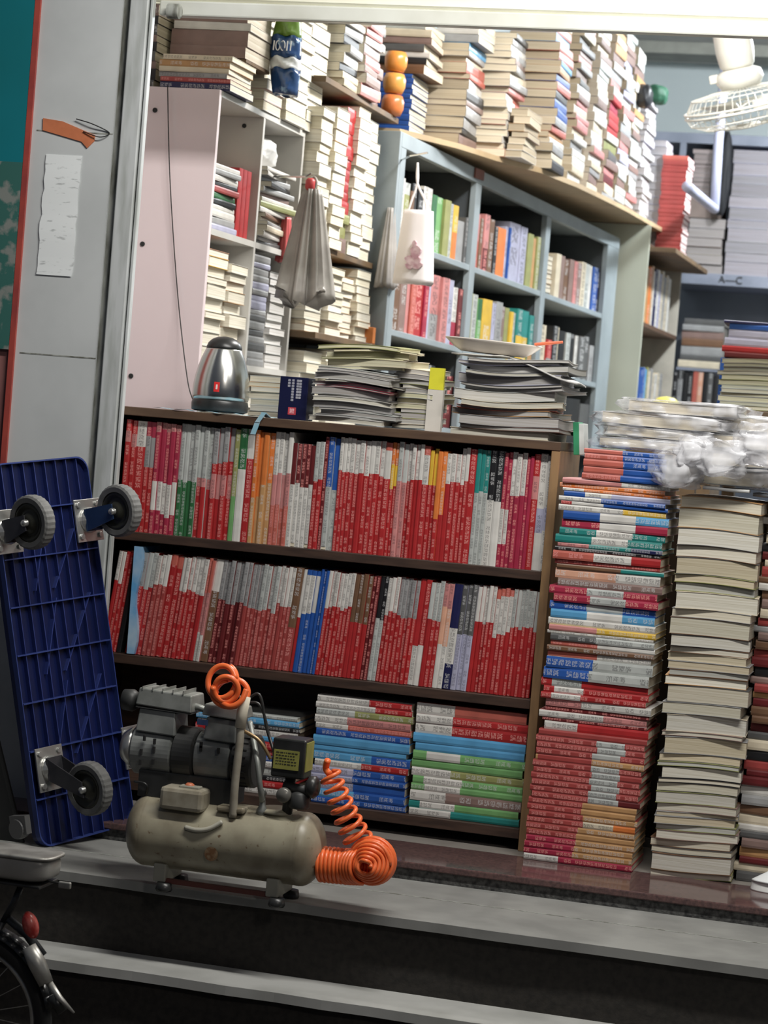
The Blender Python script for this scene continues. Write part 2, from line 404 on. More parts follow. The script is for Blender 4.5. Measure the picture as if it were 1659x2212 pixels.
# shutter curtain and bottom bar
zl = 1.882
mb = MB(); prof = []
z = zl+.034
pr = []
while z < 2.95:
    pr += [(-.118, z), (-.128, z+.010), (-.128, z+.058), (-.118, z+.068)]; z += .070
for (y0, z0), (y1, z1) in zip(pr, pr[1:]):
    mb.quad([(-2.05, y0, z0), (2.1, y0, z0), (2.1, y1, z1), (-2.05, y1, z1)])
mb.box(-2.05, 2.1, -.117, -.105, zl+.03, 2.98)
sh = struct(mb.build('roller_shutter', m_shut))
struct(MB().box(-2.02, 2.1, -.132, -.10, zl, zl+.036).build('shutter_bottom_bar', m_shutg, bevel=.004))
sbox('wall_top', -2.03, 2.1, -.10, .02, 2.6, 3.02, m_wall)
struct(MB().lathe([(.006, 0), (.018, .002), (.018, .03), (.012, .034)], at(362, 24, Y=-.15), 'X').build('shutter_end_bolt', m_dirty))

# ------------------------------------------------------------------ things on the pillar
p0 = at(128, 465, Y=-.152); mb = MB(); n = 14; hz = .145; hw = .046
r = random.Random(3)
L = [(p0.x-hw+r.uniform(-.003, .003), p0.z-hz+2*hz*i/n) for i in range(n+1)]; R_ = [(p0.x+hw+r.uniform(-.003, .003), p0.z-hz+2*hz*i/n) for i in range(n+1)]
for i in range(n):
    c = (.80, .84, .84)
    y0, y1 = -.1535+.0006*math.sin(i), -.1535+.0006*math.sin(i+1)
    mb.quad([(L[i][0], y0, L[i][1]), (R_[i][0], y0, R_[i][1]), (R_[i+1][0], y1, R_[i+1][1]), (L[i+1][0], y1, L[i+1][1])])
nm = mat('notice_paper', (.86, .89, .89), .7, c2=(.55, .57, .57), scale=60, lo=.60, hi=.68, stretch=(.6, 1, 2.2))
mb.box(p0.x-hw+.004, p0.x+hw-.004, -.1530, -.1505, p0.z-hz+.004, p0.z+hz-.004)
tag(mb.build('paper_notice', nm), 'white torn paper notice pasted on the grey pillar', 'notice')
A = [at(*q, Y=-.1535) for q in ((93, 255), (135, 262), (205, 292), (203, 305), (188, 320), (176, 306), (92, 281))]
mb = MB(); k = len(A); mb.quad([(p.x, -.1535, p.z) for p in A][::-1]); mb.quad([(p.x, -.1505, p.z) for p in A])
for i in range(k):
    a, b_ = A[i], A[(i+1) % k]; mb.quad([(a.x, -.1535, a.z), (b_.x, -.1535, b_.z), (b_.x, -.1505, b_.z), (a.x, -.1505, a.z)])
tag(mb.build('tape_remnant', mat('orange_tape', (.62, .20, .09), .5, scale=30)), 'torn strip of orange tape stuck on the grey pillar', 'tape')
pts = curve_pts([at(165, 257, Y=-.156), at(200, 268, Y=-.160), at(236, 287, Y=-.152), at(215, 296, Y=-.16), at(180, 284, Y=-.156)])
tag(MB().tube(pts, .0014, 6).build('loose_wire', m_dark, smooth=True), 'short dark wire looped beside the orange tape', 'wire')

# ================================================================== WOODEN BOOKSHELF
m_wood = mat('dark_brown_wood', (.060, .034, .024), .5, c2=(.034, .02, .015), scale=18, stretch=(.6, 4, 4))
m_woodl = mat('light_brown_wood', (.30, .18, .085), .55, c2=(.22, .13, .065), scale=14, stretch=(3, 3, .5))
bs = empty('bookshelf', 'dark brown wooden bookshelf packed with red textbooks behind the open shutter', 'bookshelf', (-1.55, .13, 0))
def bpart(name, x0, x1, y0, y1, z0, z1, m, par=bs, bev=.0015):
    o = par.location; return MB().box(x0-o.x, x1-o.x, y0-o.y, y1-o.y, z0-o.z, z1-o.z).build(name, m, par, bevel=bev)
XL, XR = -2.150, -.985
bpart('top_board', XL, XR-.0, -.012, .26, .925, .946, mat('top_board_wood', (.11, .066, .04), .5, c2=(.07, .04, .026), scale=14, stretch=(.5, 3, 3)))
bpart('shelf', XL+.02, XR-.022, -.008, .25, .618, .640, m_wood)
bpart('shelf', XL+.02, XR-.022, -.008, .25, .314, .337, m_wood)
bpart('shelf', XL+.02, XR-.022, -.008, .25, .006, .030, m_wood)
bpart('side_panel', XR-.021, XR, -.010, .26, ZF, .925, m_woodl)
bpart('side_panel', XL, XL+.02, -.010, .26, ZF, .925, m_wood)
bpart('back_panel', XL+.02, XR-.021, .25, .26, ZF, .925, m_wood)

row1 = [(262,285,2,'R12P12R'),(285,305,1,'W24R'),(305,327,2,'C12K26R'),(327,379,5,'P8C46W28C'),(379,421,4,'Z50G'),(421,452,3,'Z46P8R',0),(452,497,4,'K32R10P20R'),
 (497,508,1,'V60E'),(508,525,1,'G38W'),(525,541,1,'W28R'),(541,560,2,'O60A'),(560,583,2,'O45A'),(583,623,4,'W36P28S'),(623,672,5,'M40W60',22),(672,692,2,'Z36R',16),(692,700,1,'M'),
 (700,724,2,'B46Z54'),(724,747,3,'W30R'),(747,822,7,'W30R'),(822,836,1,'S8W24R'),(836,851,2,'O18Y20R'),(851,872,2,'Z32P'),(872,906,4,'W32R'),(906,919,1,'S10W26R'),(919,936,2,'Y32R',8),
 (936,956,2,'O60R',14),(956,987,3,'W28R',16),(987,1004,2,'W30R'),(1004,1020,1,'R'),(1020,1048,3,'T38Z'),(1048,1079,2,'X42W'),(1079,1096,2,'C50W30C'),(1096,1128,3,'W38C'),
 (1128,1143,2,'C',8),(1143,1156,1,'R20P20R'),(1156,1188,2,'W46I22W')]
upright_row(row1, 0.0, lambda s: .640, .276, lambda s: math.radians(.4), 'bookshelf\'s top row', 'textbooks on the top shelf', ymid=(1075, 740))
row2 = [(236,252,2,'W30R'),(252,266,2,'R'),(266,276,1,'X'),(286,300,1,'K35R'),(300,321,2,'Z34R'),(321,350,3,'W30F'),(350,376,2,'S12R'),(376,402,3,'W34R'),(402,432,3,'W36R'),(432,446,2,'S34P40W'),(446,462,1,'W32U'),
 (462,520,6,'K40M'),(520,552,4,'K44F'),(552,590,4,'Z44F'),(590,622,4,'W38F'),(622,638,1,'U60F'),(638,646,1,'W46R'),(646,676,3,'B6W36B'),(676,694,3,'B'),(694,752,7,'W34R'),(752,790,4,'U46R'),(790,806,2,'M'),
 (806,824,2,'X40Z'),(824,850,3,'W34R'),(850,893,5,'K38R'),(893,918,2,'R62W'),(918,947,3,'Z36R'),(947,968,2,'P24H36W'),(968,986,1,'N40W34N'),(986,1020,3,'Q48I'),
 (1020,1060,5,'W34R'),(1060,1098,4,'S8W36R'),(1098,1155,7,'Z36R')]
upright_row(row2, 0.0, lambda s: .338, .256, lambda s: math.radians(6.5-4.6*min(max(s, 0), 1)), 'bookshelf\'s middle row', 'textbooks on the middle shelf', ymid=(1345, 740))
# blue plastic sleeve standing among the middle row
a0, a1 = at(272, 1440, Y=-.004), at(300, 1190, Y=-.004)
mb = MB()
for i in range(10):
    t = i/9; x = a0.x-.0+(a1.x-a0.x-.012)*t; z = .340+t*.265; w = .018+.006*math.sin(t*9)
    if i: mb.hexa([(px, -.006, pz), (px+pw, -.004, pz), (px, .12, pz), (px+pw, .12, pz), (x, -.006, z), (x+w, -.004, z), (x, .12, z), (x+w, .12, z)])
    px, pz, pw = x, z, w
tag(mb.build('plastic_sleeve', mat('blue_plastic', (.10, .30, .55), .25, c2=(.45, .55, .62), scale=7), smooth=False), 'light blue plastic sleeve standing among the textbooks beside the blue trolley', 'sleeve')
row3a = ['W55R','W62R','Z40V','W34P','W34S','B','L12L','L','L60B','W50R','I45B','I45B','I45B','L45B','B']
row3b = ['W35S','W33R','W33R','L','L55L','E12W30E','E','W35V','E10W35E','E12W32E','W32D','T10W32E','W38T']
pile(row3a, at(672,1640,Y=0).x, at(882,1650,Y=0).x, .004, .031, .292, 'bottom shelf\'s left pile', 'books lying on the bottom shelf', kind='textbook', dep=.18, jit=.004, yj=.5)
pile(row3b, at(884,1650,Y=0).x+.003, at(1133,1660,Y=0).x, .004, .031, .300, 'bottom shelf\'s right pile', 'books lying on the bottom shelf', kind='textbook', dep=.18, jit=.003, yj=.5)
pile(['Z','L'], at(600,1570,Y=0).x-.22, at(660,1580,Y=0).x-.02, .02, .2, .225, 'pile behind the compressor', 'books behind the compressor', kind='textbook', dep=.17)
pile(['X','R50W','L','W40R','R','B','W','Z','X','R','L30W'], at(600,1570,Y=0).x-.22, at(660,1580,Y=0).x-.02, .02, .031, .2, 'dim pile behind the compressor', 'books behind the compressor', kind='textbook', dep=.17)

# ================================================================== COLUMNS right of the bookshelf
XA0, XA1 = -.962, -.712
colA = ['P55W','O','W20O','B20W25I','W40B','R10W30B','W60Y','B35W34L','C36W34C','T35W34T','T34W34T','P30T40N','X','S38W35R','F','U60T','H58W42','D','C35Z34C','C35Z34C','B35Z34B','L35W34L',
 'W','P45Y','W','Q44Z','S45W','U','S48W','B44Z','B43Z','R10Z28R','R10W28R','R10W28R','P34W','M','W30W30P','M','W32R',
 'F','F56Z26F','F56Z26F','F52Z26F','A2F50A','F54Z26F','F54Z26F','F54Z26F','F55Z26F','F54Z26F','F52Z28M','F50A','F50A','F50A','F52J28O','F48A','F46A','C46A','C46A','C45A','W32C']
thA = [.8,.7,.5,.8,.7,.6,.9,1.3,1.3,1.1,1.2,.7,.6,1.3,.7,.7,1.5,1.2,1.2,1.2,1.2,1.3,1.1,.9,.5,1,.8,.8,.9,1.7,1.7,1.2,1,.9,1.2,.7,1,.6,1.3]+[1.1]*21
colA2 = colA; n1 = 39
zsplit = at(1270, 1585, Y=-.1).z; ztA = at(1345, 1042, Y=-.1).z
pile(colA[:n1], XA0-.0, XA1, -.10, zsplit, ztA, 'column right of the bookshelf', 'books in the column right of the bookshelf', kind='book', dep=.19, jit=.008, thick=thA[:n1])
Xb0 = at(1145, 1700, Y=-.1).x; 
nlow = len(colA)-n1
z = zsplit; objs = []
th = (zsplit-ZF-.001)/nlow
for i in range(nlow):
    z -= th; t = i/(nlow-1)
    o = book('exercise_book', colA[n1+i], th*.985, .252, .185, lying=True)
    o.location = (-.842-.006*t+random.uniform(-.004, .004), -.10+.0925, z); o.rotation_euler = (0, 0, math.radians(random.uniform(-.6, .6)))
    tag(o, f'{desc(colA[n1+i])} exercise book, {ordn(nlow-i)} from the bottom of the column right of the bookshelf', 'book', 'red exercise books low in the column')

m_soft = lambda amp, ph: (lambda x, y, i: amp*math.sin(x*14+ph+i*.07)+amp*.6*math.cos(y*17+ph)-.8*amp*(x/.12)**2*math.sin(ph+i*.3))
PG = [(.66,.61,.50), (.58,.55,.45), (.62,.60,.54), (.70,.66,.56), (.52,.46,.34), (.60,.52,.38), (.50,.50,.46), (.72,.69,.6)]
XB0, XB1 = at(1418,1700,Y=-.08).x, at(1597,1700,Y=-.08).x
poolB = ['J','U','K','V','X','X','U','Q','D','A','X']  # dark covers stand in for the shade in gaps between the books
nB = 36
thB = [random.choice([.5,.7,.9,1,1.3,1.9]) for _ in range(nB)]; thB[0:3] = [1.3, 2.2, 1.9]
pile(mixspec(nB, poolB), XB0, XB1, -.08, ZF+.001, at(1530,1075,Y=-.08).z, 'cream page-edge column', 'old books with cream page edges facing out', kind='old_book', dep=.17, face='P', jit=.006,
  soft=m_soft(.0036, 1.0), page=PG, thick=thB, yj=4, cat='book')
XC0 = XB1+.004
poolC = ['U','D','F','K','M','J','Q','W','D','U','A','X']
pile(mixspec(46, poolC), XC0, XC0+.25, -.03, ZF+.001, .872, 'dim right-edge column', 'books in the dim column at the right edge', kind='paperback', dep=.16, face='S', jit=.008, yaw=math.radians(-4), yj=3,
  page=[(.42,.33,.25),(.5,.42,.33)], ink=False)

# ================================================================== ON TOP OF THE BOOKSHELF
ZT = .9465
m_steel = mat('polished_steel', (.72, .72, .69), .22, 1, c2=(.5, .5, .48), scale=4)
m_blk = mat('black_plastic', (.016, .017, .016), .35, c2=(.03, .03, .03), scale=20)
kx = at(474, 850, Y=.1).x
ket = empty('electric_kettle', 'steel electric kettle with domed black lid on the bookshelf top', 'kettle', (kx, .11, ZT+.003))
kb = .072
MB().lathe([(.060, 0), (.070, .004), (.071, .020), (.069, .028), (.068, .030)], seg=40).build('base', m_blk, ket, smooth=True, bevel=.001)
body = [(.069, .0305), (.0712, .040), (.0705, .062), (.067, .088), (.0612, .112), (.0535, .136), (.045, .155), (.0435, .158)]
MB().lathe(body, seg=56).build('steel_body', m_steel, ket, smooth=True)
MB().lathe([(.0442, .1575), (.0442, .162), (.040, .172), (.031, .181), (.018, .187), (.004, .189)], seg=40).build('lid', m_blk, ket, smooth=True)
hd = curve_pts([(-.035, .020, .168), (-.050, .055, .172), (-.060, .095, .150), (-.062, .105, .10), (-.055, .09, .05), (-.04, .055, .035)], 6)
MB().tube(hd, .009, 10).build('handle', m_blk, ket, smooth=True)
def patch(r0, r1, z0, z1, a0, a1, off, n=6):   # small patch wrapped on the kettle wall
    mb = MB()
    for i in range(n):
        A0 = a0+(a1-a0)*i/n; A1 = a0+(a1-a0)*(i+1)/n
        P = lambda r, a, z: ((r+off)*math.cos(a), (r+off)*math.sin(a), z)
        mb.quad([P(r0, A0, z0), P(r0, A1, z0), P(r1, A1, z1), P(r1, A0, z1)])
    return mb
patch(.0710, .0690, .050, .074, -1.50, -1.30, .0006).build('red_emblem', mat('red_emblem', (.75, .03, .03), .4, scale=30), ket)
patch(.0708, .0695, .056, .068, -1.43, -1.37, .0012).build('pale_mark', mat('pale_mark', (.85, .7, .68), .4, scale=30), ket)
# cloth under the kettle
m_cloth = mat('blue_cloth', (.22, .42, .52), .8, c2=(.42, .52, .58), scale=18, lo=.45, hi=.6)
mb = MB(); n = 16; x0 = at(330, 880, Y=0).x; x1 = at(565, 888, Y=0).x
for i in range(n):
    for j in range(4):
        P = []
        for a, b_ in ((i, j), (i+1, j), (i+1, j+1), (i, j+1)):
            x = x0+(x1-x0)*a/n; y = -.012+.16*b_/4+.006*math.sin(a*1.1)*(b_ == 0); P.append((x, y, ZT+.0025+.0016*math.sin(a*1.7+b_)))
        mb.quad(P)
sx = at(560, 892, Y=-.018).x
for k, (pa, pb, w) in enumerate([((570, 892), (556, 912), .006), ((556, 912), (546, 938), .0065)]):
    A_, B_ = at(*pa, Y=-.018), at(*pb, Y=-.018-.002*k)
    mb.hexa([(B_.x-w, -.020, B_.z), (B_.x+w, -.020, B_.z), (B_.x-w, -.0185, B_.z), (B_.x+w, -.0185, B_.z), (A_.x-w, -.018, A_.z), (A_.x+w, -.018, A_.z), (A_.x-w, -.0165, A_.z), (A_.x+w, -.0165, A_.z)])
A_ = at(570, 892, Y=-.018)
mb.hexa([(A_.x-.007, -.018, A_.z-.002), (A_.x+.006, -.018, A_.z-.002), (A_.x-.007, .02, ZT), (A_.x+.006, .02, ZT), (A_.x-.007, -.018, A_.z+.0015), (A_.x+.006, -.018, A_.z+.0015), (A_.x-.007, .02, ZT+.003), (A_.x+.006, .02, ZT+.003)])
tag(mb.build('folded_cloth', m_cloth, smooth=False), 'light blue cloth under the kettle with a strap hanging over the edge', 'cloth')
# cord hanging down the pink panel
cd = curve_pts([at(362, 185, Y=.33), at(366, 360, Y=.33), at(375, 520, Y=.335), at(388, 680, Y=.33), at(405, 820, Y=.25), at(416, 862, Y=.16)], 8)
tag(MB().tube(cd, .0016, 6).build('power_cord', m_dark, smooth=True), 'thin dark cord running down the pink panel behind the kettle', 'cord')
# navy box
nb = at(630, 895, Y=.03); bw = .036; bh = .104
box = empty('navy_box', 'small navy box with white lettering and red seal on the bookshelf top', 'box', (nb.x, .06, ZT))
MB().box(-bw, bw, -.03, .03, 0, bh).build('carton', mat('navy_card', (.008, .010, .045), .35, scale=20), box, bevel=.0015)
mk = MB(); r = random.Random(5)
for col_, (xo, z1, z0) in enumerate([(-.012, .098, .078), (-.002, .098, .046), (.010, .098, .054), (.0165, .098, .054)]):
    z = z1
    while z > z0:   # column of small block strokes
        for s in range(3): mk.box(xo-.0032, xo+.0032, -.0308, -.0300, z-.0016-s*.0017, z-.0006-s*.0017)
        mk.box(xo-.0006, xo+.0006, -.0308, -.0300, z-.0055, z); z -= .0068
mk.build('lettering', mat('white_print', (.62, .62, .70), .5, scale=20), box)
MB().box(-.010, .010, -.0306, -.0300, .012, .030).build('red_seal', mat('seal_red', (.55, .06, .08), .5, scale=40), box)
MB().box(-.0055, .0055, -.031, -.0306, .015, .027).build('seal_print', mat('seal_print', (.75, .40, .42), .5, c2=(.6, .15, .18), scale=300), box)
# cream bits behind kettle/box
pile(mixspec(7, ['W','J','Z','A']), at(545,860,Y=.2).x, at(612,860,Y=.2).x+.01, .17, ZT, at(560,812,Y=.2).z, 'short pile behind the kettle', 'papers beside the kettle', kind='magazine', dep=.09, face='P', soft=m_soft(.002, 2), page=PG[:3], jit=.004)

# magazine piles
PM = [(.46,.44,.42), (.40,.38,.37), (.50,.49,.47), (.55,.53,.46), (.34,.33,.33)]
PMy = [(.62,.60,.42), (.66,.63,.46), (.55,.53,.38)]
xm0, xm1 = at(682, 860, Y=.0).x, at(855, 860, Y=.0).x
pile(['Z','K','W','Q','Z','C','K','Q','W','K','Q','Z','K','W'], xm0, xm1, -.005, ZT, at(780,800,Y=0).z, 'grey pile beside the navy box', 'magazines piled on the bookshelf', kind='magazine', dep=.19, face='P', jit=.016, soft=m_soft(.0052, .4), page=PM, yj=8, thick=[.7,.6,1.6,.5,.9,.5,1.8,.5,1.1,1.7,.5,1.2,.5,1.2])
pile(['V','J','J','V','J','W'], at(700,780,Y=.02).x, at(880,780,Y=.02).x, .01, at(780,800,Y=0).z+.003, at(780,746,Y=0).z+.002, 'yellowish pile topping the grey one', 'yellowed magazines topping the grey pile', kind='magazine', dep=.17, face='P', jit=.014, soft=m_soft(.005, 2.2), page=PMy, yj=9, thick=[1,.5,1.6,.5,1.8,.8])
pile(['J','W','V','K','J','Z','K','J','Q','V','J','Q'], at(862,900,Y=.08).x, at(950,900,Y=.06).x-.01, .04, ZT, at(890,800,Y=.08).z, 'low middle magazine pile', 'magazines between the big piles', kind='magazine', dep=.15, face='P', jit=.012, soft=m_soft(.006, 1.2), page=PM+PMy, yj=10)
xp0, xp1 = at(985, 880, Y=-.005).x, at(1210, 880, Y=-.005).x
pile(['W','I','Q','K','I','Q','K','Z','J','S','A','K','D','J'], xp0, xp1, -.008, ZT, at(1090,775,Y=0).z, 'grey pile under the oval tray', 'magazines under the oval tray', kind='magazine', dep=.20, face='P', jit=.022, soft=m_soft(.0055, 3.4), page=PM, yj=9, thick=[.5,.6,1.2,.6,1.7,.5,.6,1.8,1,.5,1,1.7,.7,1.5])
# yellow and orange standing cards
c0 = at(944, 835, Y=.05)
tag(MB().box(-.018, .018, 0, .012, 0, .052).build('yellow_packet', mat('yellow_card', (.72, .68, .04), .5), loc=(c0.x, .04, at(945, 842, Y=.04).z)), 'bright yellow packet standing between the magazine piles', 'packet')
tag(MB().box(-.019, .019, -.001, .016, 0, at(945, 842, Y=.04).z-ZT-.0005).build('white_carton', mat('white_card', (.66, .62, .56), .6), loc=(c0.x, .04, ZT)), 'off-white carton standing under the yellow packet', 'carton')
# oval tray
tz = at(1090, 772, Y=0).z+.006
tr = MB(); A_, B_ = .118, .085; n = 48; prof = [(.45, 0), (.66, .001), (.80, .010), (.95, .024), (1.0, .028), (1.0, .031), (.94, .027), (.78, .013), (.64, .0035), (.3, .003)]
for q, h in prof:
    for j in range(n): w = 2*PI*j/n; tr.v.append(Vector((A_*q*math.cos(w), B_*q*math.sin(w), h)))
for i in range(len(prof)-1):
    for j in range(n): k = (j+1) % n; tr.face([i*n+j, i*n+k, (i+1)*n+k, (i+1)*n+j])
tr.face(list(range(n))[::-1]); tr.face([(len(prof)-1)*n+j for j in range(n)])
tag(tr.build('oval_tray', mat('offwhite_melamine', (.66, .60, .54), .3, scale=4), smooth=True, loc=(at(1062, 760, Y=.08).x, .09, tz+.002), rot=(0, math.radians(2.2), 0)), 'oval off-white tray resting on the larger magazine pile', 'tray')
o1, o2 = at(1155, 744, Y=.06), at(1216, 739, Y=.06)
tag(MB().tube([o1, (o1+o2)/2, o2], [.0035, .004, .003], 8).build('orange_pen', mat('orange_plastic_pen', (.80, .16, .06), .4)), 'orange pen lying across the oval tray rim', 'pen')
# loose sheets draped off the pile
def sheet(name, label, P, th, m, cat='paper', seg=8, wob=.004):
    P = [Vector(p) for p in P]; mb = MB(); 
    for dz in (0, th):
        for j in range(seg+1):
            for i in range(seg+1):
                u, v = i/seg, j/seg; p = (P[0]*(1-u)+P[1]*u)*(1-v)+(P[3]*(1-u)+P[2]*u)*v
                mb.v.append(p+Vector((0, 0, dz+wob*math.sin(u*7+v*3)*u)))
    A = (seg+1)**2; q = lambda i, j, l: l*A+j*(seg+1)+i
    for j in range(seg):
        for i in range(seg):
            mb.face([q(i, j, 0), q(i, j+1, 0), q(i+1, j+1, 0), q(i+1, j, 0)]); mb.face([q(i, j, 1), q(i+1, j, 1), q(i+1, j+1, 1), q(i, j+1, 1)])
    for i in range(seg):
        mb.face([q(i, 0, 0), q(i+1, 0, 0), q(i+1, 0, 1), q(i, 0, 1)]); mb.face([q(i, seg, 0), q(i, seg, 1), q(i+1, seg, 1), q(i+1, seg, 0)])
        mb.face([q(0, i, 0), q(0, i, 1), q(0, i+1, 1), q(0, i+1, 0)]); mb.face([q(seg, i, 0), q(seg, i+1, 0), q(seg, i+1, 1), q(seg, i, 1)])
    return tag(mb.build(name, m, smooth=True), label, cat)
m_news = mat('newsprint', (.50, .49, .47), .8, c2=(.36, .35, .34), scale=45)
sz = at(1090, 775, Y=0).z+.001
sheet('newspaper', 'grey newspaper sagging off the pile below the orange pen', [(xp1-.13, .0, sz), (xp1+.035, -.01, sz-.052), (xp1+.03, .15, sz-.05), (xp1-.12, .16, sz)], .004, m_news, 'newspaper')
sheet('newspaper', 'pale folded newspaper poking out left under the oval tray', [(xp0-.028, .02, sz+.0025), (xp0+.10, -.01, sz+.0028), (xp0+.12, .12, sz+.0028), (xp0-.01, .13, sz+.0025)], .003, mat('pale_newsprint', (.62,.60,.55), .8, scale=40), 'newspaper', wob=.001)
# green-white box at the right end of the shelf top
g = at(1258, 960, Y=.12)
gb = empty('green_box', 'green and white box leaning behind the end of the bookshelf', 'box', (g.x, .12, at(1258, 972, Y=.12).z-.012), rot=(0, math.radians(-6), 0))
MB().box(-.014, .0, -.03, .03, 0, .078).build('carton', mat('green_card', (.04, .30, .14), .5), gb, bevel=.001)
MB().box(.0, .012, -.03, .03, 0, .074).build('white_flap', mat('white_card2', (.70, .74, .72), .6), gb, bevel=.001)
m_cb = mat('dark_cardboard', (.035, .024, .016), .85, scale=14)  # boxes added to block the lit interior in the gaps between columns
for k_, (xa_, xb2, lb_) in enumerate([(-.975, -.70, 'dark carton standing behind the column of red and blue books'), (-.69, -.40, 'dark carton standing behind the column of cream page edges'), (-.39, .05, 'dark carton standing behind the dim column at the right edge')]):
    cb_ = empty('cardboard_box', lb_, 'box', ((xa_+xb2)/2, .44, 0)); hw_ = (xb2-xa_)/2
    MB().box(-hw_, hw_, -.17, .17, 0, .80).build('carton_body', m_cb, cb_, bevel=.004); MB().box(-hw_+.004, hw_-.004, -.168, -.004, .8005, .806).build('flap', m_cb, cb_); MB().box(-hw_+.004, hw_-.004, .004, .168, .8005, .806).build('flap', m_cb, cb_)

# ================================================================== PLASTIC WRAPPED BUNDLES on the columns
def film_mat():
    m, nt, b = nodes('clear_film')
    b.inputs['Base Color'].default_value = (.80, .80, .83, 1); b.inputs['Roughness'].default_value = .12
    tc = N(nt, 'ShaderNodeTexCoord'); no = N(nt, 'ShaderNodeTexNoise'); no.inputs['Scale'].default_value = 13; no.inputs['Detail'].default_value = 2
    nt.links.new(tc.outputs['Object'], no.inputs[0]); nt.links.new(ramp(nt, no.outputs[0], .42, .62, (.12, .12, .12, 1), (.78, .78, .78, 1)), b.inputs['Alpha'])
    bp = N(nt, 'ShaderNodeBump'); bp.inputs['Strength'].default_value = 1; bp.inputs['Distance'].default_value = .012
    nt.links.new(no.outputs[0], bp.inputs['Height']); nt.links.new(bp.outputs[0], b.inputs['Normal'])
    return m
m_film = film_mat()
def pillow(name, lx, ly, lz, m, parent=None, loc=(0, 0, 0), rz=0, wr=.12, seed=0, p=.45, rot=None, nu=36, nv=18):
    """rounded, wrinkled bag shape"""
    mb = MB(); r = random.Random(seed); ph = [r.uniform(0, 6) for _ in range(6)]
    sg = lambda a: math.copysign(abs(a)**p, a)
    for j in range(nv+1):
        v = -PI/2+PI*j/nv
        for i in range(nu):
            w = 2*PI*i/nu
            k = 1+wr*(math.sin(5*w+ph[0])*math.sin(4*v+ph[1])*.5+math.sin(9*w+ph[2]+3*v)*.3+math.sin(13*v+ph[3]+2*w)*.25)
            mb.v.append(Vector((lx*sg(math.cos(v))*sg(math.cos(w))*k, ly*sg(math.cos(v))*sg(math.sin(w))*k, lz*sg(math.sin(v))*(1+wr*1.2*math.sin(3*w+ph[4])*math.cos(v)))))
    for j in range(nv):
        for i in range(nu):
            k = (i+1) % nu; mb.face([j*nu+i, j*nu+k, (j+1)*nu+k, (j+1)*nu+i])
    return mb.build(name, m, parent, loc=loc, rz=rz, smooth=True, rot=rot)
# notebooks with salmon and blue halves
pile(['S48B','S47B','S48B','S49B','S48B'], at(1258,1010,Y=-.09).x, at(1440,1010,Y=-.09).x, -.10, ztA+.001, at(1345,974,Y=-.09).z, 'small notebook stack on the red column', 'salmon and blue notebooks on the column', kind='notebook', dep=.15, jit=.003, yj=.5, cat='notebook')
def bundle(label, pxl, pxr, yb, yt, Y, spec, dep=.16, rz=0, filmk=1.12, seed=1):
    a = at(pxl, yb, Y=Y); b_ = at(pxr, yb, Y=Y); zb_ = (a.z+b_.z)/2; zt_ = at((pxl+pxr)/2, yt, Y=Y).z; L_ = b_.x-a.x; t = zt_-zb_
    e = empty('wrapped_magazine', label, 'magazine', ((a.x+b_.x)/2, Y+dep/2, zb_), rz, 'plastic wrapped magazines on the columns')
    cv = book('magazine_cover', spec, t*.86, L_*.94, dep*.94, lying=True, soft=lambda x, y: .0025*math.sin(x*12+seed)+.0012*math.sin(y*30+seed))
    cv.name = 'magazine'; cv.parent = e; cv.location = (0, 0, t*.06)
    pillow('plastic_film', L_/2*filmk, dep/2*1.08, t/2*1.25, m_film, e, (0, 0, t/2), wr=.16, seed=seed, p=.34)
    return e
zx = .875
bundle('plastic wrapped white magazine bundle lowest on the salmon and blue notebooks', 1285, 1500, 972, 950, -.06, 'H20P20Y12K', seed=2)
bundle('wrapped magazine bundle with a dark label, second above the notebooks', 1300, 1530, 949, 926, -.05, 'W25X9W20K', seed=3, rz=.03)
bundle('wrapped white magazine bundle, third above the notebooks', 1290, 1560, 925, 897, -.05, 'W20K12W', dep=.19, seed=4, rz=-.02)
bundle('topmost wrapped white magazine bundle above the notebooks', 1350, 1600, 896, 869, -.03, 'W20K10W', dep=.19, seed=5, rz=-.05)
zq = at(1500, 1054, Y=-.07).z
for i, (pl_, pr_, yb, yt, Y, sp, lb) in enumerate([(1455, 1662, 1048, 1012, -.08, 'K30Z', 'wrapped grey bundle lowest of the crumpled heap on the cream column'),
    (1470, 1672, 1008, 974, -.06, 'Z40K', 'wrapped pale bundle second in the crumpled heap on the cream column'), (1490, 1680, 970, 938, -.03, 'K40Z', 'wrapped grey bundle third in the crumpled heap on the cream column'),
    (1540, 1690, 934, 900, 0, 'Z', 'wrapped pale bundle topmost of the crumpled heap on the cream column')]):
    bundle(lb, pl_, pr_, yb, yt, Y, sp, dep=.2, seed=11+i, filmk=1.14, rz=[-.05, .04, -.03, .06][i])
pillow_o = pillow('crumpled_plastic_bag', .06, .035, .045, m_film, None, (at(1462, 1010, Y=-.11).x, -.10, at(1462, 1010, Y=-.11).z), wr=.3, seed=9, p=.7)
tag(pillow_o, 'crumpled clear plastic bag hanging beside the blue notebooks', 'plastic bag')
for k_, (px_, py_, sx_, sz_, lb_) in enumerate([(1500, 975, .040, .034, 'crumpled clear bag at the left of the cream column heap'), (1560, 990, .055, .040, 'crumpled clear bag in the middle of the cream column heap'), (1635, 960, .050, .045, 'crumpled clear bag at the right of the cream column heap')]):
    w_ = at(px_, py_, Y=-.11); tag(pillow('crumpled_plastic_bag', sx_, .028, sz_, m_film, None, (w_.x, -.118, w_.z), wr=.34, seed=21+k_, p=.6), lb_, 'plastic bag')
q = at(1570, 1062, Y=-.1)
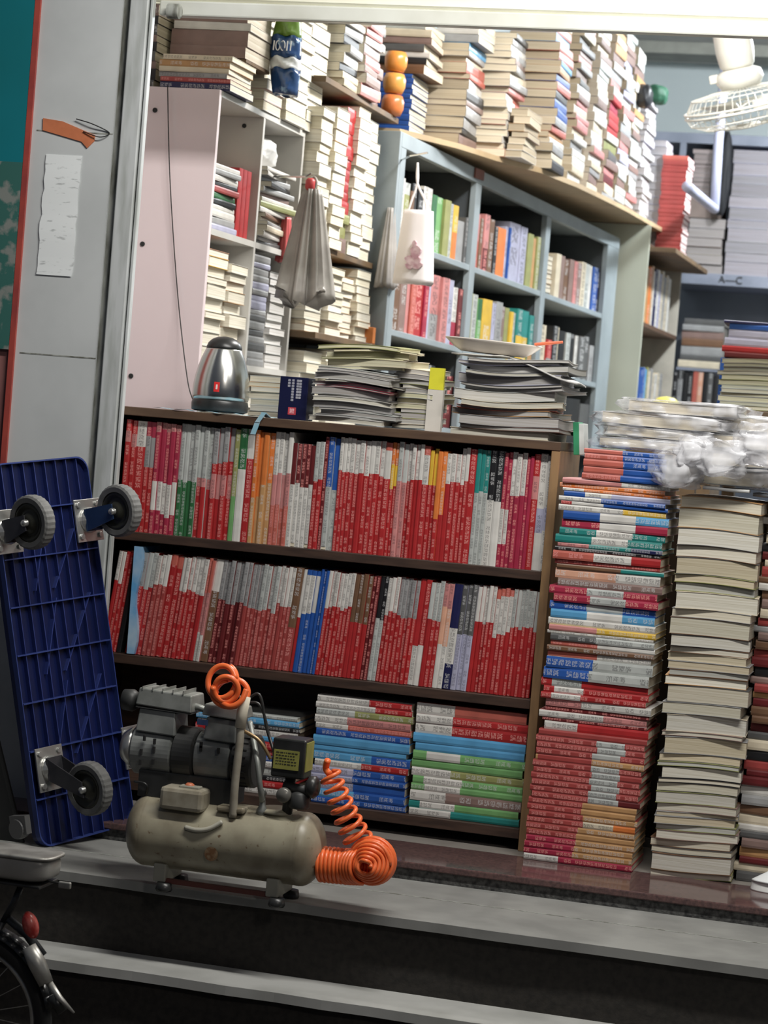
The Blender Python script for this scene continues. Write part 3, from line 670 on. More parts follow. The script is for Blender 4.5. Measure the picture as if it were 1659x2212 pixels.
sheet('white_paper', 'bright white folded paper on top of the cream column', [(q.x-.055, -.10, q.z+.001), (q.x+.05, -.10, q.z+.0), (q.x+.045, -.02, q.z+.001), (q.x-.06, -.02, q.z+.001)], .007, mat('bright_paper', (.80,.80,.78), .6, scale=9), wob=.001)
sheet('grey_folder', 'grey folder lying on the dim right hand column', [(q.x+.055, -.06, q.z-.006), (q.x+.26, -.06, q.z-.012), (q.x+.26, .1, q.z-.012), (q.x+.055, .1, q.z-.006)], .008, mat('grey_folder', (.25,.27,.30), .4), 'folder', wob=.001)

# ================================================================== INTERIOR LEFT: white bookcase
XW = -2.022; XK = -2.355
m_pink = mat('pinkish_laminate', (.74, .625, .64), .5, scale=2, c2=(.71, .60, .615))
m_lam = mat('white_laminate', (.60, .585, .55), .45, scale=4)
m_lamg = mat('grey_laminate', (.42, .41, .40), .5, scale=4)
wc = empty('white_bookcase', 'white bookcase with pinkish end panel standing against the left wall', 'bookcase', (-2.19, .74, 0))
def wpart(par, name, x0, x1, y0, y1, z0, z1, m, bev=.0015):
    o = par.location; return MB().box(x0-o.x, x1-o.x, y0-o.y, y1-o.y, z0-o.z, z1-o.z).build(name, m, par, bevel=bev)
wpart(wc, 'end_panel', XK, XW, .35, .368, 0, 1.782, m_pink)
wpart(wc, 'divider', XK, XW, .728, .744, 0, 1.765, m_lam)
wpart(wc, 'side_panel', XK, XW, 1.104, 1.12, 0, 1.765, m_lam)
wpart(wc, 'top_board', XK, XW, .368, 1.12, 1.765, 1.782, m_lam)
for z in (1.425, 1.085, .74, .40): 
    wpart(wc, 'shelf', XK, XW, .368, .728, z-.016, z, m_lam, 0); wpart(wc, 'shelf', XK, XW, .744, 1.104, z-.016, z, m_lam, 0)
wpart(wc, 'back_panel', XK-.004, XK, .35, 1.12, 0, 1.782, m_lamg)
for px_ in ((335, 238), (308, 527), (283, 812)):
    s = at(*px_, Y=.349); MB().lathe([(.0065, -.001), (.0065, .0015), (.003, .0022)], (s.x+2.19, .349-.74-.0012, s.z), 'Y', 12).build('screw', m_dark, wc)
s = at(528, 272, Y=.728)
MB().lathe([(.006, -.002), (.006, 0)], (s.x+2.19, .727-.74, s.z), 'Y', 12).build('screw', m_dark, wc)
lw = pile(['W','K','W','X','F','G','X','W','W','K','I'], XW-.27, XW-.01, .385, 1.4255, 1.60, 'pile in the white bookcase\'s upper left cell', 'papers in the white bookcase', kind='magazine', dep=.21, face='E', leng=.20, jit=.006, yj=4, page=[(.62,.58,.5)], ink=False)
for i in range(3):
    o = book('red_binder', 'R', .033, .185, .21, hard=True, ink=False); o.rotation_euler = (0, 0, PI/2); o.location = (XW-.012, .612+i*.036, 1.4255)
    tag(o, f'red binder, {ordn(i+1)} from the left in the white bookcase\'s upper left cell', 'binder', 'red binders in the white bookcase')
pile(['W','W','K','X','K','D','W','V','W','U','J','K','J','W','K','Q'], XW-.27, XW-.005, .775, 1.4255, 1.64, 'pile in the white bookcase\'s upper right cell', 'papers in the white bookcase', kind='magazine', dep=.23, face='E', leng=.27, jit=.012, yj=7, page=[(.62,.58,.5)], ink=False)
tag(pillow('paper_roll_bag', .08, .10, .045, mat('white_plastic_bag', (.75,.75,.74), .35, scale=12, bump=.5), None, (XW-.10, .90, 1.69), wr=.15, seed=4, p=.8), 'white stuffed bag in the white bookcase\'s upper right cell', 'bag')
pile(['H','Y','W','J','W','W','J','W','W','W'], XW-.27, XW-.008, .385, 1.0855, 1.375, 'near pile in the white bookcase\'s second row', 'cream papers in the white bookcase', kind='booklet', dep=.2, face='W', leng=.16, jit=.01, page=[(.78,.74,.64)], thick=[1,1.5,1.5,1,2,2,1,2,2,2])
pile(mixspec(9, ['J','W','A','W']), XW-.27, XW-.008, .555, 1.0855, 1.35, 'far pile in the white bookcase\'s second row', 'cream papers in the white bookcase', kind='booklet', dep=.2, face='W', leng=.15, jit=.01, page=[(.76,.72,.62)])
pile(mixspec(16, ['K','I','Q','K']), XW-.27, XW-.008, .76, 1.0855, 1.395, 'grey pile in the white bookcase\'s second row', 'grey papers in the white bookcase', kind='notebook', dep=.2, face='E', leng=.15, jit=.004, page=[(.36,.34,.36)], ink=False, cat='notebook')
pile(mixspec(12, ['W','Z','K','W']), XW-.27, XW-.008, .93, 1.0855, 1.36, 'pale pile in the white bookcase\'s second row', 'pale papers in the white bookcase', kind='notebook', dep=.2, face='W', leng=.15, jit=.006, page=[(.62,.61,.6)], ink=False, cat='notebook')
pile(mixspec(7, ['W','J','K','Z']), XW-.27, XW-.008, .40, .7405, .99, 'white bookcase pile behind the kettle', 'papers behind the kettle', kind='magazine', dep=.2, face='W', leng=.28, jit=.01, page=[(.6,.57,.5)])
pile(mixspec(9, ['W','J','K','Z']), XW-.27, XW-.008, .77, .7405, 1.0, 'white bookcase pile behind the navy box', 'papers behind the navy box', kind='magazine', dep=.2, face='W', leng=.3, jit=.01, page=[(.72,.68,.6)])

# brown shelf rack beyond it
m_brown = mat('brown_board', (.16, .10, .05), .6, c2=(.10, .065, .035), scale=10)
br = empty('brown_shelf_rack', 'brown plank rack of cream paperbacks between the white and blue bookcases', 'rack', (-2.15, 1.5, 0))
XR_ = -1.975
for z in (1.462, 1.205, .90): wpart(br, 'plank', XK, XR_+(.03 if z == 1.205 else 0), 1.125, 1.80, z-.018, z, m_brown)
wpart(br, 'upright', XK, XK+.03, 1.125, 1.133, 0, 1.93, m_brown); wpart(br, 'upright', XK, XK+.03, 1.782, 1.80, 0, 1.93, m_brown)
CR = [(.80,.76,.64), (.76,.71,.58), (.83,.79,.69)]
for j, (y0, ln, zt_, pool, pg, wd) in enumerate([(1.135, .125, 1.86, ['J','W'], CR, 'nearest'), (1.262, .13, 1.88, ['J','W','A'], CR, 'second'), (1.395, .09, 1.90, ['R'], None, 'all red'), (1.49, .14, 1.915, ['J','W'], CR, 'fourth'), (1.635, .14, 1.90, ['J','W','Z'], CR, 'farthest')]):
    pile(mixspec(13, pool) if j != 2 else ['R']*9+['V','V','D'], XR_-.26, XR_-.004+.01*(j % 2), y0, 1.463, zt_, wd+' pile on the brown rack\'s upper plank', 'small paperbacks on the brown rack', kind='pocket_book', dep=.2, face='E' if j == 2 else 'W', leng=ln, jit=.006, page=pg, ink=False, yj=1.5)
for j, (y0, ln, zt_, wd) in enumerate([(1.135, .16, 1.40, 'nearest'), (1.30, .16, 1.41, 'second'), (1.465, .15, 1.395, 'third'), (1.62, .155, 1.43, 'farthest')]):
    pile(mixspec(9, ['J','W','Z','A']), XR_-.26, XR_-.004+.012*(j % 2), y0, 1.206, zt_, wd+' pile on the brown rack\'s middle plank', 'cream paperbacks on the middle plank', kind='pocket_book', dep=.2, face='W', leng=ln, jit=.008, page=CR, ink=False)
for j, (y0, ln, zt_, wd) in enumerate([(1.14, .2, 1.15, 'nearest'), (1.35, .2, 1.16, 'second'), (1.56, .21, 1.17, 'farthest')]):
    pile(mixspec(8, ['J','W','Z']), XR_-.26, XR_-.004+.012*(j % 2), y0, .901, zt_, wd+' pile on the brown rack\'s lowest plank', 'cream paperbacks on the lowest plank', kind='pocket_book', dep=.2, face='W', leng=ln, jit=.01, page=CR, ink=False)

# piles on top of the white bookcase
zt = 1.783
pile(['J','A','J','K','F','N'], -2.20, -2.005, .37, zt, 1.872, 'near pile on the white bookcase top', 'dusty books on the white bookcase', kind='old_book', dep=.2, ink=True, jit=.006, page=CR)
pile(['Q','D','X','Q','D','X','Q','D','X','Q'], -2.35, -2.225, .40, zt, 2.03, 'dim corner pile on the white bookcase', 'dim books on the white bookcase', kind='old_book', dep=.2, jit=.004)
pile(['D','D','W','D','D'], -2.21, -1.995, .47, 1.884, 2.06, 'big brownish blocks above the near pile', 'brownish blocks on the white bookcase', kind='old_book', dep=.22, jit=.006, ink=False, thick=[2,2,1,2,1.5], page=[(.72,.66,.56)])
tag(MB().box(0, .2, 0, .2, 0, .008).build('flat_board', m_brown, loc=(-2.2, .475, 1.8745)), 'flat brown board lying between book piles on the white bookcase', 'board')
for j, (y0, ln, zt_, wd, pool, fc) in enumerate([(.70, .17, 2.10, 'first', ['W','J','P','W'], 'W'), (.88, .19, 2.14, 'second', ['W','J','W','Z'], 'W'), (1.08, .18, 2.16, 'third', ['K','W','Z','W','Q'], 'W')]):
    pile(mixspec(11, pool), -2.25, XW+.005+.012*(j % 2), y0, zt, zt_, wd+' high pile on the white bookcase', 'pale books along the white bookcase top', kind='old_book', dep=.21, face=fc, leng=ln, jit=.008, page=CR, ink=False)
# piles above the brown rack, on its own top plank
wpart(br, 'plank', XK, XR_, 1.125, 1.97, 1.930, 1.948, m_brown)
for j, (y0, ln, zt_, wd, pool) in enumerate([(1.29, .17, 2.24, 'near', ['K','W','X','W','J']), (1.47, .18, 2.27, 'middle', ['P','D','P','W','D']), (1.655, .16, 2.27, 'far', ['D','P','H','K','W'])]):
    pile(mixspec(11, pool), -2.25, XR_+[.002, .016, -.03][j], y0, 1.949, zt_, wd+' pile on the brown rack\'s top plank', 'books on the brown rack top', kind='old_book', dep=.21, face='E', leng=ln, jit=.012, page=CR, ink=False, yj=3)
# orange bundles
oc = [(.80,.30,.06), (.74,.34,.08), (.66,.20,.06)]
for i in range(3):
    q = at(812, [140, 185, 232][i], Y=1.86); 
    o = MB().lathe([(.001, -.0345), (.028, -.033), (.036, -.012), (.037, .012), (.030, .030), (.001, .0345)], seg=28).build('orange_bowl', mat('orange_glaze_%s' % 'abc'[i], oc[i], .3, scale=8), smooth=True)
    o.location = (-1.985, 1.915, 1.9835+.07*(2-i)); o.scale = (1, 1.15, 1)
    tag(o, ['topmost of three round orange bowls beside the blue books', 'middle of three round orange bowls beside the blue books', 'lowest of three round orange bowls beside the blue books'][i], 'bowl', 'orange bowls')

# hanging dark blue and white plastic bag
YBG = .70
h0 = at(617, 130, Y=YBG)
hb = empty('printed_carrier_bag', 'dark blue and white carrier bag with a green top among the high piles', 'bag', (h0.x, YBG, 0))
m_nbag = mat('navy_film', (.02, .06, .17), .2, c2=(.30, .45, .62), scale=30, lo=.58, hi=.66, bump=.6)
zz = [at(620, y, Y=YBG).z for y in (205, 152, 128, 82, 60)]
def bagband(name, z0, z1, w0, w1, m, dx0=0, dx1=0):
    mb = MB(); n = 14; mlev = 5
    for l in range(mlev+1):
        t = l/mlev; zz_ = z0+(z1-z0)*t; w = w0+(w1-w0)*t; dx = dx0+(dx1-dx0)*t
        for i in range(2*n):
            a = 2*PI*i/(2*n); mb.v.append(Vector((dx+w*math.cos(a), .045*math.sin(a)*(1+.15*math.sin(5*a+l)), zz_+.003*math.sin(6*a))))
    for l in range(mlev):
        for i in range(2*n):
            k = (i+1) % (2*n); mb.face([l*2*n+i, l*2*n+k, (l+1)*2*n+k, (l+1)*2*n+i])
    mb.face(list(range(2*n))[::-1]); mb.face([mlev*2*n+i for i in range(2*n)])
    return mb.build(name, m, hb, smooth=True)
bagband('lower_band', zz[0], zz[1], .034, .042, m_nbag, .006, .002)
bagband('white_band', zz[1], zz[2], .042, .042, mat('white_film', (.80,.82,.84), .25, scale=10), .002, 0)
bagband('navy_band', zz[2], zz[3], .042, .044, m_nbag, 0, -.004)
bagband('green_top', zz[3], zz[4]+.03, .040, .030, mat('green_film', (.12,.22,.03), .25, scale=12), -.002, .002)
mk = MB()
for i, (xo, w_) in enumerate([(-.022, .0035), (-.010, .006), (.004, .006), (.016, .003), (.026, .003)]):
    c_ = (zz[2]+zz[3])/2
    if w_ > .005:
        ring = [(xo+w_*math.cos(a*PI/6), -.047, c_+.013*math.sin(a*PI/6)) for a in range(13)]; mk.tube(ring, .0016, 6, caps=False)
    else: mk.tube([(xo, -.047, c_-.013), (xo+.001, -.047, c_+.013)], w_*.6, 6)
mk.build('white_lettering', mat('white_ink', (.85,.86,.88), .4, scale=30), hb)

# ================================================================== BLUE BOOKCASE
P0 = Vector((-1.92, 1.83, 0)); P1 = Vector((-1.62, 4.4, 0)); dv = (P1-P0); LB = dv.length; dn = dv.normalized()
ang = math.atan2(dn.y, dn.x)   # local x runs along the case into the shop, local -y faces the aisle
bc = empty('blue_bookcase', 'grey blue bookcase of open cells along the left side of the shop', 'bookcase', (P0.x, P0.y, 0), ang)
m_blue = mat('grey_blue_paint', (.28, .325, .35), .5, c2=(.23, .27, .29), scale=6)
SL = -.070/LB
def zline(z0): return lambda x: z0+SL*x
def bcpart(name, x0, x1, y0, y1, f0, f1, m=m_blue, bev=.0015):
    mb = MB(); P = [(x, y, (f0 if k == 0 else f1)(x)) for k in (0, 1) for y in (y0, y1) for x in (x0, x1)]
    return mb.hexa(P).build(name, m, bc, bevel=bev)
zz0 = lambda x: 0.0
TOP = zline(1.888)
DB = .27
posts = [(0, .045), (.285*LB, .285*LB+.055), (.605*LB, .605*LB+.055), (.935*LB, LB)]
for a, b_ in posts: bcpart('post', a, b_, 0, .022, zz0, zline(1.84))
for a, b_ in posts: bcpart('divider', a+.012, a+.03, .0221, DB, zz0, zline(1.87), mat('grey_blue_inner', (.06, .07, .08), .6, scale=6))  # divider colour darkened to carry the shade inside the cells
bcpart('top_rail', 0, LB, 0, .022, zline(1.8405), TOP)
bcpart('top_board', 0, LB, .0225, DB, zline(1.872), TOP)
bcpart('back_panel', 0, LB, DB, DB+.01, zz0, TOP, mat('dark_back', (.014, .015, .018), .7, scale=6))  # near-black colour stands in for the shade at the cell backs
bcpart('side_panel', -.018, -.0005, 0, DB, zz0, TOP, m_blue)
for zs in (1.552, 1.262, .975, .66):
    for k in range(3): bcpart('shelf', posts[k][1], posts[k+1][0], .002, DB, zline(zs-.02), zline(zs))
def bw(lx, ly, z):   # local to world
    q = Vector((P0.x, P0.y, 0))+Vector((math.cos(ang)*lx-math.sin(ang)*ly, math.sin(ang)*lx+math.cos(ang)*ly, z)); return q
def cell(k, zs, specs, place, kind='novel', lying=None, hmax=.2, x0=None, x1=None):
    a = posts[k][1]+.012 if x0 is None else x0; b_ = posts[k+1][0]-.006 if x1 is None else x1
    n = len(specs); tw = sum(s[1] for s in specs); x = a
    for i, (sp, w, h) in enumerate(specs):
        ww = w/tw*(b_-a); o = book(kind, sp, ww*.97, h, .17+random.uniform(-.02, .02)); zf = zline(zs)(x+ww/2)
        xm = x+ww/2; o.location = bw(xm, .012+random.uniform(0, .012), zf+.0015+.01*ww); o.rotation_euler = (0, 0, ang); x += ww
        tag(o, f'{desc(sp)} {kind}, {ordn(i+1)} from the left in the blue bookcase\'s {place} cell', 'book', 'books in the blue bookcase')
cell(0, 1.552, [('W',1,.20),('Z20V',1,.19),('U',.7,.17),('X',1,.2),('X',1,.19),('W',1,.205),('W',.7,.205),('G',1,.19),('E',1.4,.19),('V',1.2,.19),('Z',.7,.185),('Y50O',1,.185),('K',1.6,.14),('Q',.6,.16)], 'upper near')
cell(1, 1.552, [('P50S',1.2,.19),('U',.6,.18),('P60M',1,.2),('U',1,.19),('X',.7,.17),('O',2.0,.175),('I',.6,.19),('B',.3,.19),('I',2.4,.215),('I',1.4,.215),('V',1.2,.2),('A',.6,.19),('V',.9,.2)], 'upper middle')
cell(2, 1.552, [('J',1,.17),('D',1,.17),('U',1,.16),('D',1,.17),('P',.7,.17),('D',1,.17),('J',1,.18),('Z',1,.18),('W',.8,.18),('B',1.2,.18),('N',.6,.17)], 'upper far', x0=posts[2][1]+.16)
pile(['J','W','J','D','J','A','W','K','Z'], bw(posts[2][1]+.02, 0, 0).x, bw(posts[2][1]+.02, 0, 0).x, 0, 1.50, 1.66, 'blue bookcase\'s far cell pile', 'pile in the blue bookcase', kind='paperback', leng=.13, dep=.15, jit=.004, page=[(.6,.55,.45)])
for o in [o for o in COL.objects if o.get('group') == 'pile in the blue bookcase']:
    z = o.location.z; o.location = bw(posts[2][1]+.085, .10, z+.0); o.rotation_euler = (0, 0, ang+PI)
cell(0, 1.262, [('U',1.6,.2),('D',1.2,.2),('P',.7,.19),('S',1,.19),('R',1.8,.21),('C',.8,.2),('I',.5,.21),('P60K',1.8,.22),('P',1.4,.22),('I',1,.22),('W60C',1,.2),('M',.9,.2)], 'lower near')
cell(1, 1.262, [('V',1,.2),('Z',1,.2),('G40E',.8,.19),('Y',1.9,.195),('I',.7,.19),('K',1.3,.2),('D',.9,.19),('V',.9,.19),('Y80K',.6,.18),('Z',.8,.18),('T50Y',1.3,.2),('T50Y',1.3,.2),('T60A',1,.19)], 'lower middle')
cell(2, 1.262, [('J',1.4,.17),('R60K',.8,.12),('X',.8,.18),('J',.5,.18),('X',1,.17),('Z',.7,.17),('X',.9,.17),('W',.5,.17),('Q',1.2,.17),('Q',1,.18),('K',.8,.15)], 'lower far')
cell(0, .975, [('X',1,.19),('Q',1,.2),('U',1,.18),('X',1.5,.2),('Q',1,.19),('M',1,.18)], 'bottom near'); cell(1, .975, [('X',1,.19),('Q',1,.2),('U',1,.18),('X',1.5,.2),('W',.6,.19),('Q',1,.18)], 'bottom middle')
cell(2, .975, [('X',1,.19),('K',1,.15),('Q',1,.18),('X',1.5,.2),('Q',1,.19)], 'bottom far')
q = at(846, 748, Y=1.80)
tag(MB().box(-.017, .017, 0, .03, 0, .052).build('orange_packet', mat('orange_card', (.70,.24,.07), .5, scale=20), loc=(-1.963, 1.765, 1.2055), bevel=.002), 'small orange packet at the near foot of the blue bookcase', 'packet')
q = at(1014, 350, Y=2.62)
tag(MB().box(0, .09, -.006, 0, 0, .034).build('brown_label', mat('brown_card', (.20,.07,.05), .6, scale=20), loc=bw(.27*LB, -.0008, 1.888+SL*.27*LB-.036), rz=ang), 'brown card stuck on the blue bookcase top rail', 'label')

# overhanging plank on the blue bookcase with the high piles
pk = MB(); zpk = 1.892
ed = [(-1.955, 1.92), (-1.83, 2.22), (-1.76, 2.5), (-1.66, 2.8), (-1.60, 3.2), (-1.565, 3.6), (-1.535, 4.0), (-1.50, 4.85)]
for i in range(len(ed)-1):
    (xa, ya), (xb, yb) = ed[i], ed[i+1]
    pk.hexa([(-2.3, ya, zpk), (xa, ya, zpk), (-2.3, yb, zpk), (xb, yb, zpk), (-2.3, ya, zpk+.018), (xa, ya, zpk+.018), (-2.3, yb, zpk+.018), (xb, yb, zpk+.018)])
tag(pk.build('overhanging_plank', mat('pale_plywood', (.46, .34, .20), .6, c2=(.38, .28, .17), scale=8)), 'pale plywood plank jutting over the blue bookcase, loaded with books', 'plank')
zb_ = zpk+.0185
def hi_pile(Y, xf, wid, dep, ztop, specs, place, face='P', page=None, yaw=0, kind='paperback', zb=None, thick=None, ink=False, jit=.01, yj=2.5):
    X1 = at(xf, 300, Y=Y).x if xf > 10 else xf
    yb_ = {880: 270, 995: 315}.get(xf, 340+(xf-1000)*.35 if xf > 10 else 0)
    if xf > 10: X1 = at(xf, yb_, Y=Y).x
    if face in 'EW': dep, wid = wid, dep
    pile(specs, X1-wid, X1, Y, zb or zb_, ztop, place, 'books piled high over the blue bookcase', kind=kind, dep=dep, face=face, page=page, yaw=yaw, thick=thick, ink=ink, jit=jit, yj=yj, leng=wid if face in 'EW' else None)
CRM = [(.50,.43,.32), (.54,.47,.36), (.44,.37,.27)]
hi_pile(2.00, 882, .15, .22, 2.10, ['B']*11, 'blue pile beside the orange bowls', face='S', jit=.003, yj=.6, page=[(.74,.70,.58)])
hi_pile(2.00, 905, .18, .23, 2.27, ['Z','J','D','Q','W','X','U'], 'heap above the blue pile', face='S', zb=2.102, yj=5)
hi_pile(2.24, 996, .17, .24, 2.25, mixspec(12, ['W','J','K','X','L','D','S']), 'first high cream pile', face='E', page=CRM, thick=[1.5,1,1,2,1,2,2,1,2,2,1,2])
hi_pile(2.24, 1015, .15, .23, 2.36, ['L','Z','W','K'], 'heap topping the first high cream pile', face='S', zb=2.252, yj=6)
hi_pile(2.52, 1082, .17, .24, 2.13, ['W50S','W50S','W50S','W50R','W45R','W50R','W50S','W50R','W50R','H'], 'high red and white pile', face='E')
hi_pile(2.52, 1090, .19, .22, 2.34, mixspec(9, ['Q','W','P','K','D','J']), 'heap on the red and white pile', face='E', zb=2.132, yj=5)
hi_pile(2.52, 1128, .06, .22, 2.08, ['J','J','A','D','J','W','W'], 'short high cream pile', face='P', page=CRM)
hi_pile(2.80, 1182, .18, .24, 2.48, mixspec(20, ['W','J','K','A','X','B','S','L']), 'tall cream pile mid plank', face='E', page=CRM)
hi_pile(3.12, 1228, .17, .24, 2.50, mixspec(22, ['P','W','J','D','K','R','Q']), 'mixed high pile after the tall cream one', page=CRM, face='E')
hi_pile(3.40, 1268, .16, .24, 2.54, mixspec(22, ['W','K','P','Z','D','W','J']), 'pale mixed pile past the middle', page=[(.62,.56,.48)], face='E')
hi_pile(3.68, 1300, .16, .24, 2.58, ['A','J','A','D','W','K','P','Z']+['R','C','R','R','R']+['W','V','Q','D','P','M','J','K'], 'pile with a red block in its middle', page=[(.60,.52,.44)], face='E')
hi_pile(3.96, 1326, .15, .24, 2.62, mixspec(23, ['W','K','I','Z','D','P','W','Q']), 'pale pile past the red block', page=CRM, face='E')
hi_pile(4.22, 1350, .15, .24, 2.60, mixspec(22, ['A','W','K','P','Z','D','W','J']), 'second last high pile before the rear', page=CRM, face='E')
hi_pile(4.50, 1380, .16, .26, 2.42, mixspec(20, ['I','W','Z','I','Q','W','K']), 'last high pile before the rear', page=[(.55,.52,.55)], face='P')
# black and green bags on the far piles
q = at(1388, 205, Y=4.3); tag(pillow('black_bag', .035, .05, .05, mat('black_film', (.012,.013,.016), .4, scale=12), None, (q.x+.002, 4.34, q.z), wr=.1, seed=3, p=.8), 'black bag hanging at the end of the high piles', 'bag')
q = at(1402, 278, Y=4.5); tag(pillow('green_bag', .05, .06, .042, mat('green_cloth_dark', (.02,.10,.055), .6, scale=12), None, (q.x, 4.62, 2.462), wr=.12, seed=8, p=.8), 'dark green bag on the last high pile', 'bag')

# hanging bags in front of the rack and the blue bookcase
def hang_bag(name, label, c, top, wtop, wbot, zbot, dy, m, folds, amp, seed=0, rag=.01, grp=None, twist=0):
    mb = MB(); nu, nv = 72, 16; r = random.Random(seed)
    e = empty(name, label, 'bag', (c[0], c[1], zbot)); H_ = top-zbot
    for j in range(nv+1):
        t = j/nv; w = wbot+(wtop-wbot)*(t**1.15); zj = H_*t
        for i in range(nu):
            a = 2*PI*i/nu; k = 1+amp*math.sin(folds*a+twist*t)*(1-.35*t)+amp*.5*math.sin(folds*2.3*a+seed)
            z = zj + (rag*math.sin(3*a+seed)+rag*.6*math.sin(7*a) if j == 0 else 0)
            mb.v.append(Vector((w*k*math.cos(a), dy*(w/wbot)*k*math.sin(a), z)))
    for j in range(nv):
        for i in range(nu):
            k = (i+1) % nu; mb.face([j*nu+i, j*nu+k, (j+1)*nu+k, (j+1)*nu+i])
    mb.face(list(range(nu))[::-1]); mb.face([nv*nu+i for i in range(nu)])
    mb.build('bag_body', m, e, smooth=True); return e, H_
m_gbag = mat('grey_bag_film', (.40,.38,.35), .4, c2=(.27,.25,.23), scale=9, bump=.5)
ya = .86
c1 = at(650, 520, Y=ya); tp = at(655, 408, Y=ya).z; 
e, H_ = hang_bag('hanging_bag_bunch', 'bunch of grey plastic bags hanging before the brown rack', (at(655, 640, Y=ya).x+.0, ya), tp, .022, .066, at(655, 645, Y=ya).z, .05, m_gbag, 7, .30, 3, .02)
MB().tube(curve_pts([(0, 0, H_-.01), (-.012, 0, H_+.02), (0, .01, H_+.035), (.012, 0, H_+.02), (.004, 0, H_-.01)], 5), .004, 8).build('handle_loop', m_gbag, e, smooth=True)
MB().lathe([(.010, -.008), (.014, 0), (.014, .02), (.008, .026)], (-.004, -.006, H_+.004), seg=14).build('red_clip', mat('red_clip', (.60,.07,.07), .4), e, smooth=True)
c2 = at(612, 560, Y=ya+.05)
e2, H2 = hang_bag('pink_bag', 'pinkish red bag showing behind the bunch of grey bags', (at(612, 560, Y=ya+.14).x, ya+.14), at(625, 470, Y=ya+.14).z, .012, .022, at(618, 565, Y=ya+.14).z, .02, mat('pink_red_film', (.62,.12,.12), .4), 4, .12, 5, .004)
yt_ = 1.70
m_tote = mat('white_tote', (.80,.76,.76), .55, c2=(.74,.70,.70), scale=5, bump=.3)
tt = at(880, 450, Y=yt_).z; tbm = at(880, 612, Y=yt_).z
e, H_ = hang_bag('white_tote_bag', 'white tote bag with a faded plum print hanging from the blue bookcase', (at(895, 560, Y=yt_).x, yt_), tt-.005, .048, .066, tbm, .035, m_tote, 3, .05, 2, .003)
for s in (-1, 1):
    MB().tube(curve_pts([(s*.03, -.01, H_-.004), (s*.022, -.008, H_+.03), (-.01, 0, H_+.085), (-.018, .012, H_+.15)], 6), .0035, 8).build('strap', m_tote, e, smooth=True)
pm = MB(); 
for (dx, dz, w_, h_) in ((.012, .095, .016, .022), (.004, .070, .024, .016), (.018, .055, .018, .012), (-.004, .052, .014, .010), (.006, .120, .006, .012)):
    n = 14; x_ = lambda a: dx+w_*math.cos(a)*(1+.2*math.sin(3*a)); 
    P = [(x_(2*PI*i/n), -.0395-.0002*dz*100, dz+h_*math.sin(2*PI*i/n)) for i in range(n)]
    Q = [(p[0], p[1]+.012, p[2]) for p in P]; pm.quad(P); 
    for i in range(n): pm.quad([P[i], Q[i], Q[(i+1) % n], P[(i+1) % n]])
pm.build('plum_print', mat('plum_ink', (.42,.24,.28), .7, c2=(.62,.48,.50), scale=60), e)
hang_bag('grey_side_bag', 'dull grey bag hanging just left of the white tote', (at(836, 560, Y=yt_+.12).x, yt_+.12), tt+.01, .012, .034, tbm-.01, .04, mat('dull_bag', (.36,.34,.32), .6, c2=(.26,.25,.24), scale=12, bump=.5), 5, .14, 6, .006)

# ================================================================== REAR OF THE SHOP
Yc = 4.47
xa_, xb_ = at(1322, 700, Y=Yc).x, at(1400, 560, Y=Yc).x
m_pale = mat('pale_green_paint', (.50,.52,.43), .6, c2=(.44,.46,.38), scale=3)
rc = empty('side_bookcase', 'brown shelved bookcase behind the pale end panel at the rear left', 'bookcase', (-1.7, 4.95, 0))
wpart(rc, 'end_panel', xa_-.35, xb_, Yc, Yc+.02, 0, 1.888, m_pale)
for z in (at(1420, 540, Y=4.8).z, at(1415, 705, Y=4.8).z, 1.03, .5): wpart(rc, 'shelf', xb_-.3, xb_, Yc+.02, 5.55, z-.02, z, mat('rear_brown', (.11,.06,.035), .6, scale=10))
wpart(rc, 'back_panel', xb_-.32, xb_-.30, Yc+.02, 5.55, 0, 1.88, m_dark)
wpart(rc, 'far_post', xb_-.3, xb_, 5.53, 5.55, 0, 1.88, mat('pale_post', (.45,.42,.36), .6))
zr1, zr2 = at(1420, 705, Y=4.8).z, .951
def rear_row(z, hh, specs, place):
    y = Yc+.03
    for i, (sp, w) in enumerate(specs):
        o = book('novel', sp, w*.96, hh*random.uniform(.9, 1), .2); o.rotation_euler = (0, 0, PI/2); o.location = (xb_-.01, y+w/2, z+.001); y += w
        tag(o, f'{desc(sp)} novel, {ordn(i+1)} from the left on the side bookcase\'s {place} shelf', 'book', 'books in the side bookcase')
rear_row(zr1, .26, [('H',.06),('A',.07),('O',.07),('A',.06),('W',.04),('N',.08),('W',.06),('I',.07),('J',.07),('K',.07),('J',.08),('W',.08)], 'upper')
rear_row(1.031, .27, [('N',.07),('B',.05),('B',.06),('B60I',.06),('L60W',.05),('V',.05),('J',.07),('K',.06),('J',.07),('W',.08),('J',.08),('K',.08)], 'lower')
zs_ = at(1450, 548, Y=4.8).z
pile(['S']+['F']*21, at(1428,500,Y=4.78).x-.02, at(1474,500,Y=4.78).x, 4.78, zs_+.0, at(1450,335,Y=4.78).z, 'tall red stack at the rear', 'red books stacked at the rear', kind='paperback', dep=.2, jit=.003, ink=False, page=[(.75,.62,.62)])
pile(mixspec(14, ['I','W','I','Z']), at(1385,500,Y=4.78).x, at(1424,500,Y=4.78).x-.003, 4.80, zs_, at(1410,300,Y=4.78).z, 'lavender pile left of the rear red stack', 'pale books beside the rear red stack', kind='paperback', dep=.2, jit=.006, ink=False, face='P', page=[(.5,.48,.52)])
wpart(rc, 'top_board', xb_-.3, at(1480, 550, Y=4.78).x, Yc+.02, 5.6, zs_-.022, zs_-.001, m_brown)

